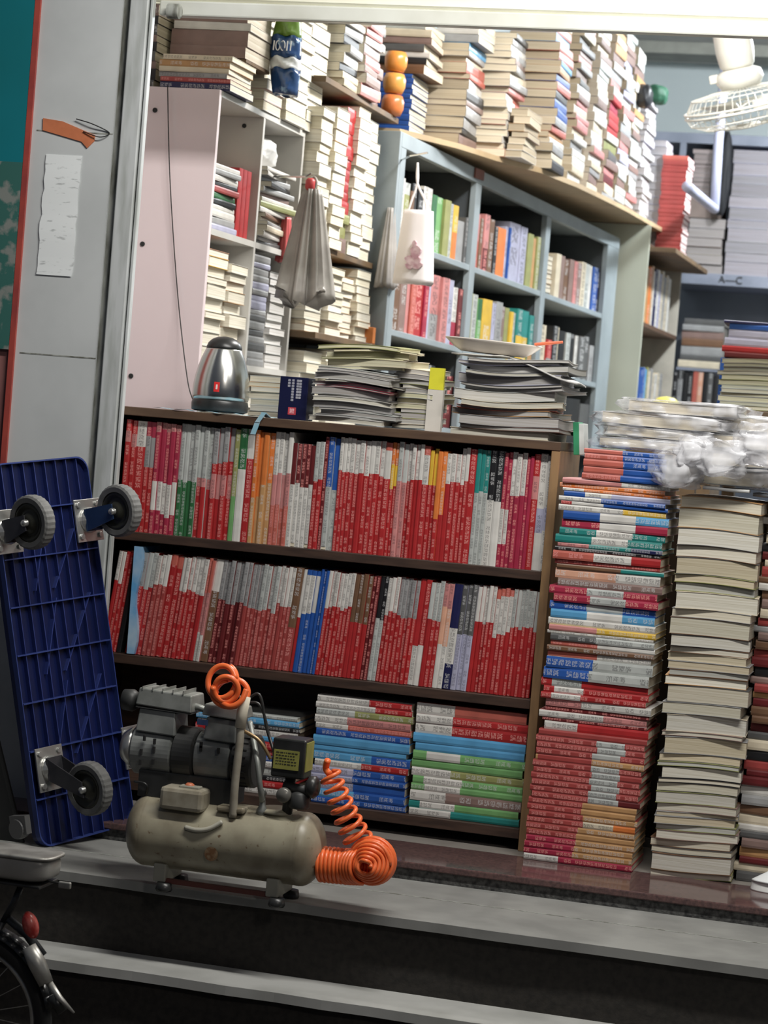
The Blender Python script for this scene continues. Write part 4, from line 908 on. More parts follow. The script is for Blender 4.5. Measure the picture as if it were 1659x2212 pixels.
# rear metal rack against the back
YR = 6.0
m_rack = mat('grey_metal', (.22,.24,.30), .5, c2=(.17,.19,.24), scale=8)
m_rackd = mat('dark_metal', (.05,.055,.07), .5, scale=8)
rk = empty('metal_rack', 'grey metal rack across the back of the shop, marked A to C', 'rack', (-1.3, 6.2, 0))
XRl, XRr = at(1452, 560, Y=YR).x, -.2
zt1_ = at(1560, 290, Y=YR).z; zs1 = at(1560, 592, Y=YR).z; zs2 = at(1560, 880, Y=YR).z
def rp(name, *a, m=m_rack): return wpart(rk, name, *a, m)
rp('top_board', -2.35, XRr, YR, YR+.45, zt1_-.05, zt1_)
rp('shelf', XRl, XRr, YR, YR+.45, zs1-.056, zs1); rp('shelf', XRl, XRr, YR, YR+.45, zs2-.03, zs2); rp('shelf', XRl, XRr, YR, YR+.45, .55, .58)
rp('back_panel', -2.35, XRr, YR+.45, YR+.46, 0, zt1_, m=mat('rack_back', (.16,.18,.22), .7, scale=5))
for px_, w_ in ((1448, .03), (1990, .03)): 
    x_ = at(px_, 560, Y=YR).x; rp('post', x_, x_+w_, YR-.002, YR+.03, 0, zt1_-.05)
fc = bpy.data.curves.new('txt', 'FONT'); fc.body = 'A\u2014C'; fc.size = .05; fc.extrude = .001; fc.align_x = 'CENTER'; fc.align_y = 'CENTER'
fo = bpy.data.objects.new('txt', fc); COL.objects.link(fo); bpy.context.view_layer.update()
me = bpy.data.meshes.new_from_object(fo.evaluated_get(bpy.context.evaluated_depsgraph_get())); bpy.data.objects.remove(fo)
tx = bpy.data.objects.new('lettering', me); COL.objects.link(tx); me.materials.clear(); me.materials.append(m_dark); tx.parent = rk
q = at(1578, 607, Y=YR); tx.location = (q.x+1.3, YR-6.2-.004, zs1-.028); tx.rotation_euler = (PI/2, 0, 0)
# pipes
p_ = mat('pvc_pipe', (.50,.52,.68), .35, scale=5)
a_, b_, c_ = at(1552, 305, Y=5.2), at(1543, 452, Y=5.2), at(1490, 408, Y=4.2)
tag(MB().tube([Vector((a_.x, 5.2, 3.0)), a_, b_+Vector((0, 0, .02)), b_, b_+(c_-b_)*.05, c_, c_+(c_-b_)*.1], .022, 14).build('drain_pipe', p_, smooth=True), 'lavender white plastic pipe bending towards the front at the rear', 'pipe')
q = at(1575, 400, Y=5.955)
tag(pillow('black_umbrella', .035, .035, .20, mat('black_cloth', (.015,.016,.02), .7, scale=12), None, (q.x-.03, 5.955, at(1575, 375, Y=5.955).z), wr=.2, seed=2, p=.9), 'black folded umbrella hanging beside the white pipe', 'umbrella')
# upper shelf: paper blocks
PB = [(.30,.285,.32), (.33,.31,.35), (.27,.26,.29)]
xq = at(1560, 590, Y=YR).x
for j in range(3):
    x0_ = xq+.003+j*.235
    pile(mixspec(11, ['I','Z','I','K']), x0_, x0_+.225, YR+.02, zs1+.001, at(1600,322,Y=YR).z-.02*j, ['near left','middle','right'][j]+' stack on the rear rack', 'paper blocks on the rear rack', kind='paper_ream', dep=.28, face='P', jit=.004, ink=False, page=PB, cat='paper', yj=.6)
pile(['K','X','D','J','X','K'], at(1475,590,Y=YR).x, at(1555,590,Y=YR).x, YR+.02, zs1+.001, at(1515,470,Y=YR).z, 'dim pile left of the paper blocks', 'dim books on the rear rack', kind='paperback', dep=.25, jit=.01, face='P', page=[(.36,.33,.33)], ink=False)
pile(mixspec(10, ['D','K','U','Q']), at(1475,590,Y=YR).x, at(1475,590,Y=YR).x+.15, YR+.02, at(1515,470,Y=YR).z+.103, at(1500,320,Y=YR).z, 'brownish pile behind the white pipe', 'dim books on the rear rack', kind='paperback', dep=.25, jit=.01, face='P', page=[(.32,.27,.27)], ink=False)
tag(MB().box(0, .15, 0, .28, 0, .10).build('carton', mat('dull_carton', (.22,.17,.15), .8), loc=(at(1475,590,Y=YR).x, YR+.02, at(1515,470,Y=YR).z+.001-.0)), 'dull carton beneath the brownish pile at the rear', 'carton')
# lower: mixed books
zq2 = zs2+.001
def rrow(px0, px1, n, hh, pool, place, z=zq2, Y=YR+.04):
    x0_, x1_ = at(px0, 860, Y=Y).x, at(px1, 860, Y=Y).x; w = (x1_-x0_)/n
    for i in range(n):
        sp = pool[i % len(pool)]; o = book('novel', sp, w*.95, hh*random.uniform(.92, 1), .2); o.location = (x0_+(i+.5)*w, Y, z)
        tag(o, f'{desc(sp)} novel, {ordn(i+1)} from the left on the {place}', 'book', 'dark books on the rear rack')
rrow(1450, 1548, 9, .165, ['X','X25K','X','X','S','H','X','Q','X'], 'rear rack\'s lower shelf')
pile(['Q','K','D','U','K','Q','J'], at(1470,780,Y=YR+.1).x, at(1562,780,Y=YR+.1).x, YR+.06, zq2+.185, at(1520,690,Y=YR+.1).z, 'dim flat pile over the dark novels', 'dim flat books at the rear', kind='paperback', dep=.22, jit=.01, page=[(.3,.29,.27)], ink=False)
tag(MB().box(0, .26, 0, .24, 0, .014).build('flat_board', m_rack, loc=(at(1465,780,Y=YR+.1).x, YR+.05, zq2+.169)), 'thin grey board over the dark novels at the rear', 'board')
# table with the cream magazine pile
Yt = 1.1
zta = at(1600, 885, Y=Yt).z
tbl = empty('display_table', 'table hidden behind the columns carrying cream magazine piles', 'table', (at(1600, 880, Y=Yt).x+.35, Yt+.5, 0))
MB().box(-.52, .75, -.5, .6, zta-.03, zta).build('tabletop', m_brown, tbl, bevel=.002)
for sx, sy in ((-.48, -.46), (.71, -.46), (-.48, .56), (.71, .56)): MB().box(sx-.02, sx+.02, sy-.02, sy+.02, 0, zta-.03).build('leg', m_brown, tbl)
X0_ = at(1548, 860, Y=Yt).x
PY = [(.72,.70,.52), (.66,.64,.48), (.55,.56,.46), (.70,.68,.56)]
pile(mixspec(12, ['J','V','W','K','Z']), X0_, X0_+.30, Yt+.02, zta+.002, at(1600,772,Y=Yt).z, 'cream pile on the display table', 'magazines on the display table', kind='magazine', dep=.22, face='P', jit=.008, soft=m_soft(.0025, 1.5), page=PY, yj=3)
pile(['N','B','I','I','R','M','B'], at(1563,780,Y=Yt+.4).x, at(1563,780,Y=Yt+.4).x+.3, Yt+.36, zta+.002, at(1610,695,Y=Yt+.4).z, 'blue and lavender pile behind the cream one', 'books on the display table', kind='book', dep=.2, jit=.012, ink=False, thick=[.5,1,1.4,1.4,1,1,9], yj=4)
# yellow round item
q = at(1440, 862, Y=3.2)
tag(MB().lathe([(.001, 0), (.05, .002), (.055, .03), (.03, .05), (.001, .055)], seg=24).build('yellow_bowl', mat('yellow_plastic', (.60,.55,.12), .4), loc=(q.x, 3.2, q.z-.045), smooth=True), 'yellow bowl peeking above the wrapped magazines', 'bowl')
tag(MB().box(-.12, .2, -.15, .15, 0, q.z-.046).build('stool_crate', m_brown, loc=(q.x, 3.25, 0)), 'brown crate under the yellow bowl', 'crate')

wq = bpy.data.objects['white_bookcase'].location
hk = MB().tube([(-2.03-wq.x, .86-wq.y, 1.62-wq.z), (-1.93-wq.x, .86-wq.y, 1.625-wq.z), (-1.915-wq.x, .86-wq.y, 1.635-wq.z)], .003, 8).build('hook', m_steel, wc)
bq = bc.matrix_basis.inverted()
MB().tube([bq @ Vector((-1.93, 1.86, 1.80)), bq @ Vector((-1.86, 1.72, 1.80)), bq @ Vector((-1.80, 1.70, 1.81))], .003, 8).build('hook', m_steel, bc)
# ------------------------------------------------------------------ ceiling fan
q = at(1583, 205, Y=3.0)
m_fan = mat('white_fan_plastic', (.78,.77,.70), .35, scale=6)
fan = empty('orbit_fan', 'white caged orbit fan hanging from the ceiling at the upper right', 'fan', (q.x+.035, 3.0, q.z), rot=(math.radians(14), math.radians(-14), 0))
MB().lathe([(.055, .10), (.062, .11), (.068, .16), (.066, .30), (.066, .75)], (0, 0, 0), seg=28).build('mount', m_fan, fan, smooth=True)
MB().lathe([(.02, .02), (.07, .03), (.085, .055), (.08, .085), (.05, .10)], seg=32).build('motor_housing', m_fan, fan, smooth=True)
MB().box(-.105, -.075, -.02, .02, .06, .09).build('swing_knob', m_fan, fan, bevel=.004)
RF = .215
for k, (rr, zz_) in enumerate([(RF, -.03), (RF*.995, -.045), (RF*.93, -.075), (RF*.7, -.098), (RF*.4, -.108), (RF*.85, .012), (RF*.55, .022)]):
    w = [(rr*math.cos(i*PI/24), rr*math.sin(i*PI/24), zz_) for i in range(49)]
    MB().tube(w, .0045 if k < 2 else .0022, 6, caps=False).build('cage_ring', m_fan, fan, smooth=True)
cw = MB()
for i in range(44):
    a = 2*PI*i/44; P = [(r_*math.cos(a+tw), r_*math.sin(a+tw), z_) for r_, z_, tw in ((.03, -.108, 0), (RF*.4, -.108, .05), (RF*.7, -.098, .1), (RF*.93, -.075, .14), (RF, -.04, .16), (RF*.85, .012, .16), (RF*.55, .022, .16), (.06, .03, .16))]
    cw.tube(P, .0013, 4, caps=False)
cw.build('cage_wires', m_fan, fan)
MB().lathe([(.001, -.118), (.04, -.116), (.045, -.108), (.04, -.10)], seg=24).build('badge', m_fan, fan, smooth=True)
for i in range(3):
    a0_ = i*2*PI/3+.3; mb = MB(); n = 7; G = []
    for j in range(n+1):
        r_ = .03+(RF*.84-.03)*j/n; wd_ = .35+.35*math.sin(PI*min(j/n+.12, 1)); 
        for s in range(5): t = (s/4-.5)*2; a = a0_+t*wd_; mb.v.append(Vector((r_*math.cos(a), r_*math.sin(a), -.042+.022*t)))
    for j in range(n):
        for s in range(4): b0 = j*5+s; mb.face([b0, b0+1, b0+6, b0+5])
    o = mb.build('blade', m_fan, fan, smooth=True); sm = o.modifiers.new('s', 'SOLIDIFY'); sm.thickness = .003
# ceiling lamps that light the shop
for nm_, x_, y_, lb in (('ceiling_lamp', -.85, 1.5, 'tube lamp on the ceiling near the shop front'), ('ceiling_lamp', -.55, 4.4, 'tube lamp on the ceiling at the shop rear')):
    e = empty(nm_, lb, 'lamp', (x_, y_, 2.9)); MB().box(-.07, .07, -.62, .62, .0, .12).build('housing', m_fan, e, bevel=.004)
    MB().tube([(0, -.58, -.02), (0, .58, -.02)], .014, 12).build('tube', mat('lit_tube', (.9,.9,.9), .4, emis=((1, .98, .94), 6)), e, smooth=True)

# ================================================================== BLUE PLATFORM TROLLEY
near = at(94, 1834, Z=zp); far = at(297, 1778, Y=-.235)
wv = far-near; WL = wv.length; ew = wv.normalized()
topf = at(205, 982, Y=far.y)              # far top corner
hv = topf-far; eh = (hv-ew*hv.dot(ew)); HL = eh.length; eh.normalize()
en = ew.cross(eh); 
if en.x < 0: en = -en
tr = empty('platform_trolley', 'blue plastic platform trolley standing on edge, its ribbed underside and casters facing out', 'trolley')
B0 = Vector((near.x, near.y, zp))-en*.02
T = Matrix.Translation(B0) @ Matrix((ew, eh, en)).transposed().to_4x4()
tr.matrix_world = T
m_tb = mat('blue_tray_plastic', (.002, .007, .058), .42, c2=(.0016, .005, .04), scale=5)
m_tr = mat('blue_rib_plastic', (.024, .045, .19), .45, scale=5)
def rrect(w, h, r, n=6):
    P = []
    for cx__, cy__, a0 in ((w-r, r, -PI/2), (w-r, h-r, 0), (r, h-r, PI/2), (r, r, PI)):
        for i in range(n+1): a = a0+PI/2*i/n; P.append((cx__+r*math.cos(a), cy__+r*math.sin(a)))
    return P
def slabrr(mb, P, z0, z1):
    n = len(P); k = len(mb.v); mb.v += [Vector((x, y, z0)) for x, y in P]+[Vector((x, y, z1)) for x, y in P]
    mb.face([k+i for i in range(n)][::-1]); mb.face([k+n+i for i in range(n)])
    for i in range(n): j = (i+1) % n; mb.face([k+i, k+j, k+n+j, k+n+i])
mb = MB(); slabrr(mb, rrect(WL, HL, .035), -.012, 0); mb.build('deck', m_tb, tr)
ri = MB(); RH = .014
P = rrect(WL, HL, .035); n = len(P)
Pi = [(x+(WL/2-x)*.016, y+(HL/2-y)*.008) for x, y in P]
for i in range(n):
    j = (i+1) % n; (a, b_), (c, d), (e_, f), (g_, h_) = P[i], P[j], Pi[j], Pi[i]
    ri.quad([(a, b_, 0), (c, d, 0), (c, d, RH), (a, b_, RH)]); ri.quad([(g_, h_, RH), (a, b_, RH), (c, d, RH), (e_, f, RH)]); ri.quad([(e_, f, 0), (g_, h_, 0), (g_, h_, RH), (e_, f, RH)])
ri.build('rim', m_tr, tr)
lb = MB(); nV, nH = 8, 8
for i in range(1, nH):
    y = HL*(i/nH); lb.box(.004, WL-.004, y-.0015, y+.0015, 0, RH+.001)
lb.build('cross_ribs', m_tr, tr)
lv = MB()
for i in range(1, nV+1):
    x = WL*i/(nV+1); lv.box(x-.0011, x+.0011, .004, HL-.004, 0, RH-.003)
lv.build('long_ribs', mat('blue_rib_dim', (.020, .036, .17), .45, scale=5), tr)
ld = MB()
for k_ in range(3):
    y0 = HL*(.22+.22*k_)
    for (xa, ya, xb, yb) in ((WL*.5, y0+.17, WL*.30, y0), (WL*.5, y0, WL*.86, y0+.17)):
        d = Vector((xb-xa, yb-ya, 0)).normalized(); q = Vector((-d.y, d.x, 0))*.0011
        ld.hexa([Vector((xa, ya, 0))-q, Vector((xa, ya, 0))+q, Vector((xb, yb, 0))-q, Vector((xb, yb, 0))+q]+[Vector((xa, ya, RH-.004))-q, Vector((xa, ya, RH-.004))+q, Vector((xb, yb, RH-.004))-q, Vector((xb, yb, RH-.004))+q])
ld.build('diagonal_ribs', mat('blue_rib_dim', (.012, .028, .19)), tr)
m_zinc = mat('zinc_plate', (.60,.60,.58), .3, .8, c2=(.45,.45,.43), scale=20)
m_rub = mat('grey_rubber', (.16,.16,.155), .7, c2=(.12,.12,.115), scale=40)
m_hub = mat('dark_hub', (.045,.045,.035), .35, .4, scale=20)
Ti = T.inverted()
def caster(plate_px, wheel_px, blue=False, R=.062, dy=0):
    # plate point on the deck, wheel centre further out along the deck normal
    def ondeck(x, y):
        a = x-829.5; b = y-1106; u = math.cos(ROLL)*a+math.sin(ROLL)*b; v = -math.sin(ROLL)*a+math.cos(ROLL)*b
        d = fwd*FPX+rgt*u-upv*v; t = (B0-CAM).dot(en)/d.dot(en); return CAM+d*t
    pc = ondeck(*plate_px); pl = Ti @ pc; pl.z = 0
    wc_ = Ti @ at(wheel_px[0], wheel_px[1], Y=pc.y-.03)
    e = bpy.data.objects.new('caster', None); COL.objects.link(e); e.parent = tr; e.location = pl
    d = wc_-pl
    mb = MB(); mb.box(-.042, .042, -.050, .050, RH, RH+.005)
    for sx in (-1, 1):
        for sy in (-1, 1): mb.lathe([(.007, RH+.004), (.007, RH+.010)], (sx*.030, sy*.037, 0), seg=8)
    mb.lathe([(.030, RH+.005), (.030, RH+.012), (.024, RH+.020)], seg=20); mb.build('mount_plate', m_zinc, e, bevel=.001)
    fk = MB(); mf = mat('dark_steel_fork', (.10,.10,.11), .35, .7, c2=(.07,.07,.08), scale=20) if not blue else mat('blue_steel_fork', (.035,.07,.16), .3, .6, scale=20)
    z0 = RH+.018; hx, hy, hz_ = d
    for s in (-1, 1):
        xo = s*.021
        A = [(xo, -.026, z0), (xo, .026, z0), (hx+xo, hy+.018, hz_), (hx+xo, hy-.018, hz_)]
        Bq = [(p[0]+s*.003, p[1], p[2]) for p in A]
        fk.quad(A); fk.quad(Bq[::-1])
        for i in range(4): j = (i+1) % 4; fk.quad([A[i], A[j], Bq[j], Bq[i]])
    fk.box(-.024, .024, -.026, .026, z0-.002, z0+.003); fk.build('fork', mf, e)
    # tyre with ribbed rim: axis along local x (deck width)
    ty = MB(); seg = 60; prof = [(R*.72, -.015), (R*.90, -.016), (R*.985, -.012), (R, -.004), (R, .004), (R*.985, .012), (R*.90, .016), (R*.72, .015)]
    for pr_, ph_ in prof:
        for j in range(seg):
            w_ = 2*PI*j/seg; rr = pr_*(1-.018*(j % 2)*(pr_ > R*.93)); ty.v.append(Vector((hx+ph_, hy+rr*math.cos(w_), hz_+rr*math.sin(w_))))
    for i in range(len(prof)):
        i2 = (i+1) % len(prof)
        for j in range(seg): k = (j+1) % seg; ty.face([i*seg+j, i*seg+k, i2*seg+k, i2*seg+j])
    ty.build('tyre', m_rub, e)
    hb_ = MB().lathe([(.008, -.019), (R*.28, -.018), (R*.36, -.010), (R*.52, -.009), (R*.60, -.014), (R*.74, -.013), (R*.74, .013), (R*.60, .014), (R*.52, .009), (R*.36, .010), (R*.28, .018), (.008, .019)], (hx, hy, hz_), 'X', 40)
    hb_.build('hub', m_hub, e, smooth=True)
    MB().lathe([(.006, -.031), (.008, -.028), (.008, .028), (.006, .031)], (hx, hy, hz_), 'X', 12).build('axle_bolt', m_zinc, e, smooth=True)
caster((180, 1125), (258, 1103), True)
caster((4, 1150), (70, 1128))
caster((98, 1660), (194, 1703))
caster((283, 1612), (352, 1620))
hg = MB(); qh = Ti @ at(42, 1790, Y=near.y-.03)
hg.lathe([(.022, -.012), (.024, 0), (.022, .012)], (qh.x, qh.y, qh.z+.0), 'X', 20).box(qh.x-.008, qh.x+.008, qh.y-.012, qh.y+.03, qh.z-.02, qh.z+.03); hg.build('handle_hinge', mat('hinge_grey', (.14,.14,.14), .4, .3), tr)
# black canvas bag hanging behind the near edge of the trolley
a_ = at(-10, 1840, Y=near.y-.06)
cb = MB(); cb.hexa([at(-60, 1835, Y=near.y+.02), at(78, 1838, Y=near.y+.02), at(-60, 1835, Y=near.y+.10), at(78, 1838, Y=near.y+.10), at(-150, 1330, Y=near.y+.02)-en*.05, at(-6, 1360, Y=near.y+.02)-en*.05, at(-150, 1330, Y=near.y+.10)-en*.05, at(-6, 1360, Y=near.y+.10)-en*.05])
cb.deform(lambda p: p-en*.03)
tag(cb.build('black_canvas_bag', mat('black_canvas', (.010,.011,.011), .8, scale=30), bevel=.012), 'black canvas bag standing behind the near edge of the blue trolley', 'bag')

# ================================================================== AIR COMPRESSOR
YK = -.72
ctr = at(488, 1812, Y=YK); LX = (at(698, 1815, Y=YK)-at(277, 1795, Y=YK)).length/2; RT = .077
gz = zp
ac = empty('air_compressor', 'dusty cream air compressor with lying tank and grey motor in front of the bookshelf', 'air compressor', (ctr.x, YK, gz))
tk = m_tank = None
def tank_mat():
    m, nt, b = nodes('cream_tank_paint'); tc = N(nt, 'ShaderNodeTexCoord')
    no = N(nt, 'ShaderNodeTexNoise'); no.inputs['Scale'].default_value = 9; no.inputs['Detail'].default_value = 6; nt.links.new(tc.outputs['Object'], no.inputs[0])
    n2 = N(nt, 'ShaderNodeTexNoise'); n2.inputs['Scale'].default_value = 70; nt.links.new(tc.outputs['Object'], n2.inputs[0])
    a = mixc(nt, ramp(nt, no.outputs[0], .38, .68), (.36,.33,.24), (.15,.12,.08)); c = mixc(nt, ramp(nt, n2.outputs[0], .66, .74), a, (.14,.09,.05))
    nt.links.new(c, b.inputs['Base Color']); b.inputs['Roughness'].default_value = .38; return m
tk = tank_mat(); TZ = ctr.z-gz
n = 10; prof = [(RT*math.sin(PI/2*i/n)+.0005, -LX+.045-.045*math.cos(PI/2*i/n)) for i in range(n+1)]
prof += [(RT, -LX+.047), (RT*1.006, -LX+.049), (RT, -LX+.051), (RT, LX-.051), (RT*1.006, LX-.049), (RT, LX-.047)]
prof += [(RT*math.cos(PI/2*i/n)+.0005, LX-.045+.045*math.sin(PI/2*i/n)) for i in range(n+1)]
MB().lathe(prof, (0, 0, TZ), 'X', 48).build('tank', tk, ac, smooth=True)
def L(x, y, Y=YK): p = at(x, y, Y=Y); return Vector((p.x-ctr.x, Y-YK, p.z-gz))
m_foot = mat('foot_bracket', (.34,.33,.27), .5, scale=20)
for px_ in ((346, 1882), (590, 1905)):
    f = L(*px_, Y=YK-.05)
    MB().box(f.x-.014, f.x+.014, -.055, .05, .018, TZ-RT*.78).build('foot', m_foot, ac, bevel=.003)
    MB().lathe([(.016, 0), (.018, .004), (.015, .018)], (f.x+.012, -.052, 0), seg=18).build('rubber_foot', m_blk, ac, smooth=True)
    MB().lathe([(.016, 0), (.018, .004), (.015, .018)], (f.x+.012, .05, 0), seg=18).build('rubber_foot', m_blk, ac, smooth=True)
MB().box(L(360, 1890).x, L(610, 1910).x, -.05, -.04, .016, .026).build('base_rail', mat('red_brown_rail', (.13,.04,.03), .6), ac)
m_motor = mat('grey_motor_paint', (.24,.25,.24), .5, .2, c2=(.16,.17,.16), scale=16)
m_md = mat('dark_motor', (.035,.036,.035), .5, scale=20)
ml, mr = L(296, 1625, YK+.02), L(560, 1640, YK+.02); mz = (ml.z+mr.z)/2+.003; my = .02; RM = .0555
def mcyl(name, pa, pb, r, m, sm=True): return MB().lathe([(r*.9, pa), (r, pa+.004), (r, pb-.004), (r*.9, pb)], (0, my, mz), 'X', 40).build(name, m, ac, smooth=False, bevel=0)
xs = lambda px_: L(px_, 1630, YK+.02).x
mcyl('motor_cover', xs(296), xs(385), RM, m_motor); mcyl('motor_band', xs(385), xs(432), RM*1.04, m_md); mcyl('motor_cover', xs(432), xs(512), RM*.97, m_motor)
mcyl('fan_shroud', xs(512), xs(560), RM*1.02, m_md)
MB().lathe([(.006, xs(264)), (.030, xs(268)), (.040, xs(280)), (.046, xs(294))], (0, my, mz), 'X', 32).build('chrome_cap', m_zinc, ac, smooth=True)
vs = MB()
for px_, zo in ((330, .03), (352, .025), (352, .008), (352, -.018), (325, .0), (325, -.022), (452, .022), (452, .03), (490, .022)):
    vs.box(xs(px_)-.0025, xs(px_)+.0025, -.042, -.036, mz+zo-.006, mz+zo+.006)
for k_ in range(9): 
    a = PI*(.15+k_*.09); vs.box(xs(534)-.014, xs(534)+.014, my-RM*1.03*math.sin(a)-.002, my-RM*1.03*math.sin(a)+.001, mz+RM*1.02*math.cos(a)-.0015, mz+RM*1.02*math.cos(a)+.0015)
vs.build('vent_slots', m_dark, ac)
MB().box(xs(318), xs(520), my-.045, my+.05, TZ+RT-.006, mz-RM*.7).build('motor_mount', m_md, ac, bevel=.003)
# cylinder heads
h1a, h1b = L(300, 1560), L(402, 1498)
def prism(name, pl_, pr_, zb, zt, m, y0=-.03, y1=.06, sh=0): return MB().hexa([(pl_, y0, zb), (pr_, y0, zb-sh), (pl_, y1, zb), (pr_, y1, zb-sh), (pl_+.004, y0+.006, zt), (pr_-.004, y0+.006, zt-sh), (pl_+.004, y1-.006, zt), (pr_-.004, y1-.006, zt-sh)]).build(name, m, ac, bevel=.003)
prism('cylinder_block', L(303,1575).x, L(388,1575).x, mz+RM*.75, L(350,1530).z, m_motor, sh=.003)
prism('cylinder_block', L(448,1585).x, L(520,1585).x, mz+RM*.75, L(480,1548).z, m_motor, sh=.003)
prism('head_gasket', L(300,1530).x, L(425,1530).x, L(350,1530).z, L(350,1526).z+.001, m_md, sh=.003); 
m_alu = mat('cast_aluminium', (.30,.31,.29), .45, .4, c2=(.22,.23,.21), scale=30)
prism('cylinder_head', L(303,1520).x, L(425,1520).x, L(350,1524).z, L(350,1487).z, m_alu, sh=.006)
prism('cylinder_head', L(445,1545).x, L(530,1545).x, L(480,1545).z, L(480,1520).z, m_alu, sh=.004)
fn_ = MB()
for k_ in range(5): x_ = L(315+k_*22, 1500).x; fn_.box(x_, x_+.002, -.026, .055, L(350,1490).z-.002, L(350,1484).z)
fn_.build('cooling_fins', m_alu, ac)
MB().tube([L(405,1522), L(430,1528), L(450,1536)], .007, 10).build('joining_pipe', m_alu, ac, smooth=True)
MB().lathe([(.012, L(266,1510).x), (.022, L(268,1510).x), (.024, L(288,1510).x), (.016, L(300,1510).x)], (0, 0, L(280,1512).z), 'X', 20).build('air_filter', m_md, ac, smooth=True)
# capacitor box with orange knob
cbx = L(400, 1722, YK-.045)
MB().box(-.048, .048, -.03, .03, -.026, .022).build('capacitor_box', mat('cream_box_plastic', (.34,.31,.24), .5, c2=(.25,.22,.16), scale=30), ac, loc=(cbx.x, -.045, cbx.z), bevel=.009)
MB().lathe([(.010, 0), (.010, .008), (.006, .011)], (cbx.x+.008, -.045, cbx.z+.020), seg=16).build('orange_knob', mat('orange_knob', (.65,.20,.10), .4), ac, smooth=True)
MB().box(-.010, .035, -.012, .012, 0, .006).build('box_tab', m_foot, ac, loc=(cbx.x, -.05, cbx.z+.0205), bevel=.002)
# taped handle pole
hp = [L(503, 1765, YK-.055), L(508, 1690, YK-.058), L(518, 1600, YK-.058), L(527, 1520, YK-.055)]
MB().tube(curve_pts(hp[:3]+[L(519,1570,YK-.057)], 6), [.0085]*19, 14).build('handle_pole', mat('dusty_pole', (.34,.31,.25), .5, c2=(.26,.23,.18), scale=30), ac, smooth=True)
MB().tube([L(519,1572,YK-.057), L(523,1540,YK-.057), L(530,1505,YK-.055)], .0115, 16).build('tape_wrap', mat('cream_tape', (.66,.60,.48), .6), ac, smooth=True)
br_ = curve_pts([L(400,1787,YK-.075), L(425,1793,YK-.078), L(452,1790,YK-.076), L(480,1775,YK-.070)], 6)
MB().tube(br_, .005, 10).build('tank_handle', mat('pale_metal_handle', (.48,.46,.38), .4), ac, smooth=True)
MB().box(-.03, .03, -.03, .03, 0, .012).build('pole_bracket', tk, ac, loc=(L(500,1770,YK-.04).x, -.028, TZ+RT*.86), bevel=.004)
# pressure switch
ps = L(632, 1630, YK-.02)
MB().box(-.036, .036, -.03, .03, -.046, .036).build('pressure_switch', m_blk, ac, loc=(ps.x, -.02, ps.z), bevel=.004)
m_yl = mat('yellow_green_label', (.30,.29,.07), .5, c2=(.24,.24,.06), scale=40)
MB().box(-.031, .024, -.0318, -.0302, -.028, .012).build('switch_label', m_yl, ac, loc=(ps.x, -.02, ps.z))
mk = MB(); r = random.Random(2)
for k_ in range(5):
    x_ = -.026
    while x_ < .016: w_ = r.uniform(.002, .007); mk.box(x_, x_+w_, -.0323, -.0318, .006-k_*.006, .0078-k_*.006); x_ += w_+.0018
mk.build('label_print', m_dark, ac, loc=(ps.x, -.02, ps.z))
MB().box(.0362, .038, -.026, .026, -.03, .03).build('side_label', m_yl, ac, loc=(ps.x, -.02, ps.z))
MB().tube([(ps.x, -.02, ps.z-.045), (ps.x-.002, -.02, TZ+RT*.9)], .011, 14).build('manifold', m_md, ac, smooth=True)
MB().tube([(ps.x-.01, -.03, ps.z-.065), (ps.x+.05, -.035, ps.z-.07)], .010, 14).build('outlet', m_md, ac, smooth=True)
g_ = L(612, 1718, YK-.05); MB().lathe([(.014, -.006), (.016, 0), (.016, .008), (.012, .010)], (g_.x, g_.y, g_.z), 'Y', 24).build('pressure_gauge', mat('gauge_grey', (.20,.19,.17), .3, .3, scale=30), ac, smooth=True)
g2 = L(648, 1715, YK-.03); MB().lathe([(.020, 0), (.022, .004), (.021, .030), (.012, .036)], (g2.x, g2.y, g2.z-.03), 'Z', 20).build('regulator', m_md, ac, smooth=True)
g3 = L(672, 1700, YK-.03); MB().lathe([(.012, 0), (.022, .006), (.024, .018), (.016, .026)], (g3.x-.01, g3.y, g3.z), 'X', 20).build('regulator_knob', m_blk, ac, smooth=True)
v_ = L(566, 1750, YK-.03); MB().lathe([(.010, -.012), (.012, .0), (.007, .010), (.005, .032), (.008, .036), (.003, .044)], tuple(v_), 'Z', 14).build('drain_valve', m_alu, ac, smooth=True)
MB().lathe([(.045, 0), (.040, .006), (.032, .009)], (L(600,1755,YK).x, 0, TZ+RT-.006), 'Z', 28).build('manifold_flange', tk, ac, smooth=True)
for pts_, r_, m_, nm_ in (([L(540,1560), L(555,1640,YK-.05), L(562,1700,YK-.055), L(566,1730,YK-.04)], .006, m_alu, 'delivery_pipe'), ([L(525,1520), L(560,1500), L(575,1570), L(590,1620)], .003, m_blk, 'motor_cable'), ([L(505,1530), L(558,1520), L(582,1590), L(598,1650,YK-.04)], .003, m_blk, 'motor_cable'),
    ([L(520,1575,YK-.05), L(560,1600,YK-.055), L(585,1640,YK-.05)], .004, mat('brass_pipe', (.30,.20,.10), .35, .6), 'copper_pipe'), ([L(300,1760,YK), L(318,1700,YK-.03), L(290,1688,YK-.03)], .003, m_blk, 'drain_tube')):
    MB().tube(curve_pts(pts_, 8), r_, 8).build(nm_, m_, ac, smooth=True)
MB().box(-.012, .012, -.002, .0, -.006, .006).build('blue_sticker', mat('blue_sticker', (.06,.10,.22), .5), ac, loc=L(438, 1560, YK-.032))
rs = L(482, 1832, YK); MB().lathe([(.0005, -RT-.0012), (.015, -RT-.0008)], (rs.x, 0, rs.z), 'Y', 18).build('rust_spot', mat('rust', (.12,.055,.02), .9, c2=(.2,.14,.08), scale=120), ac)

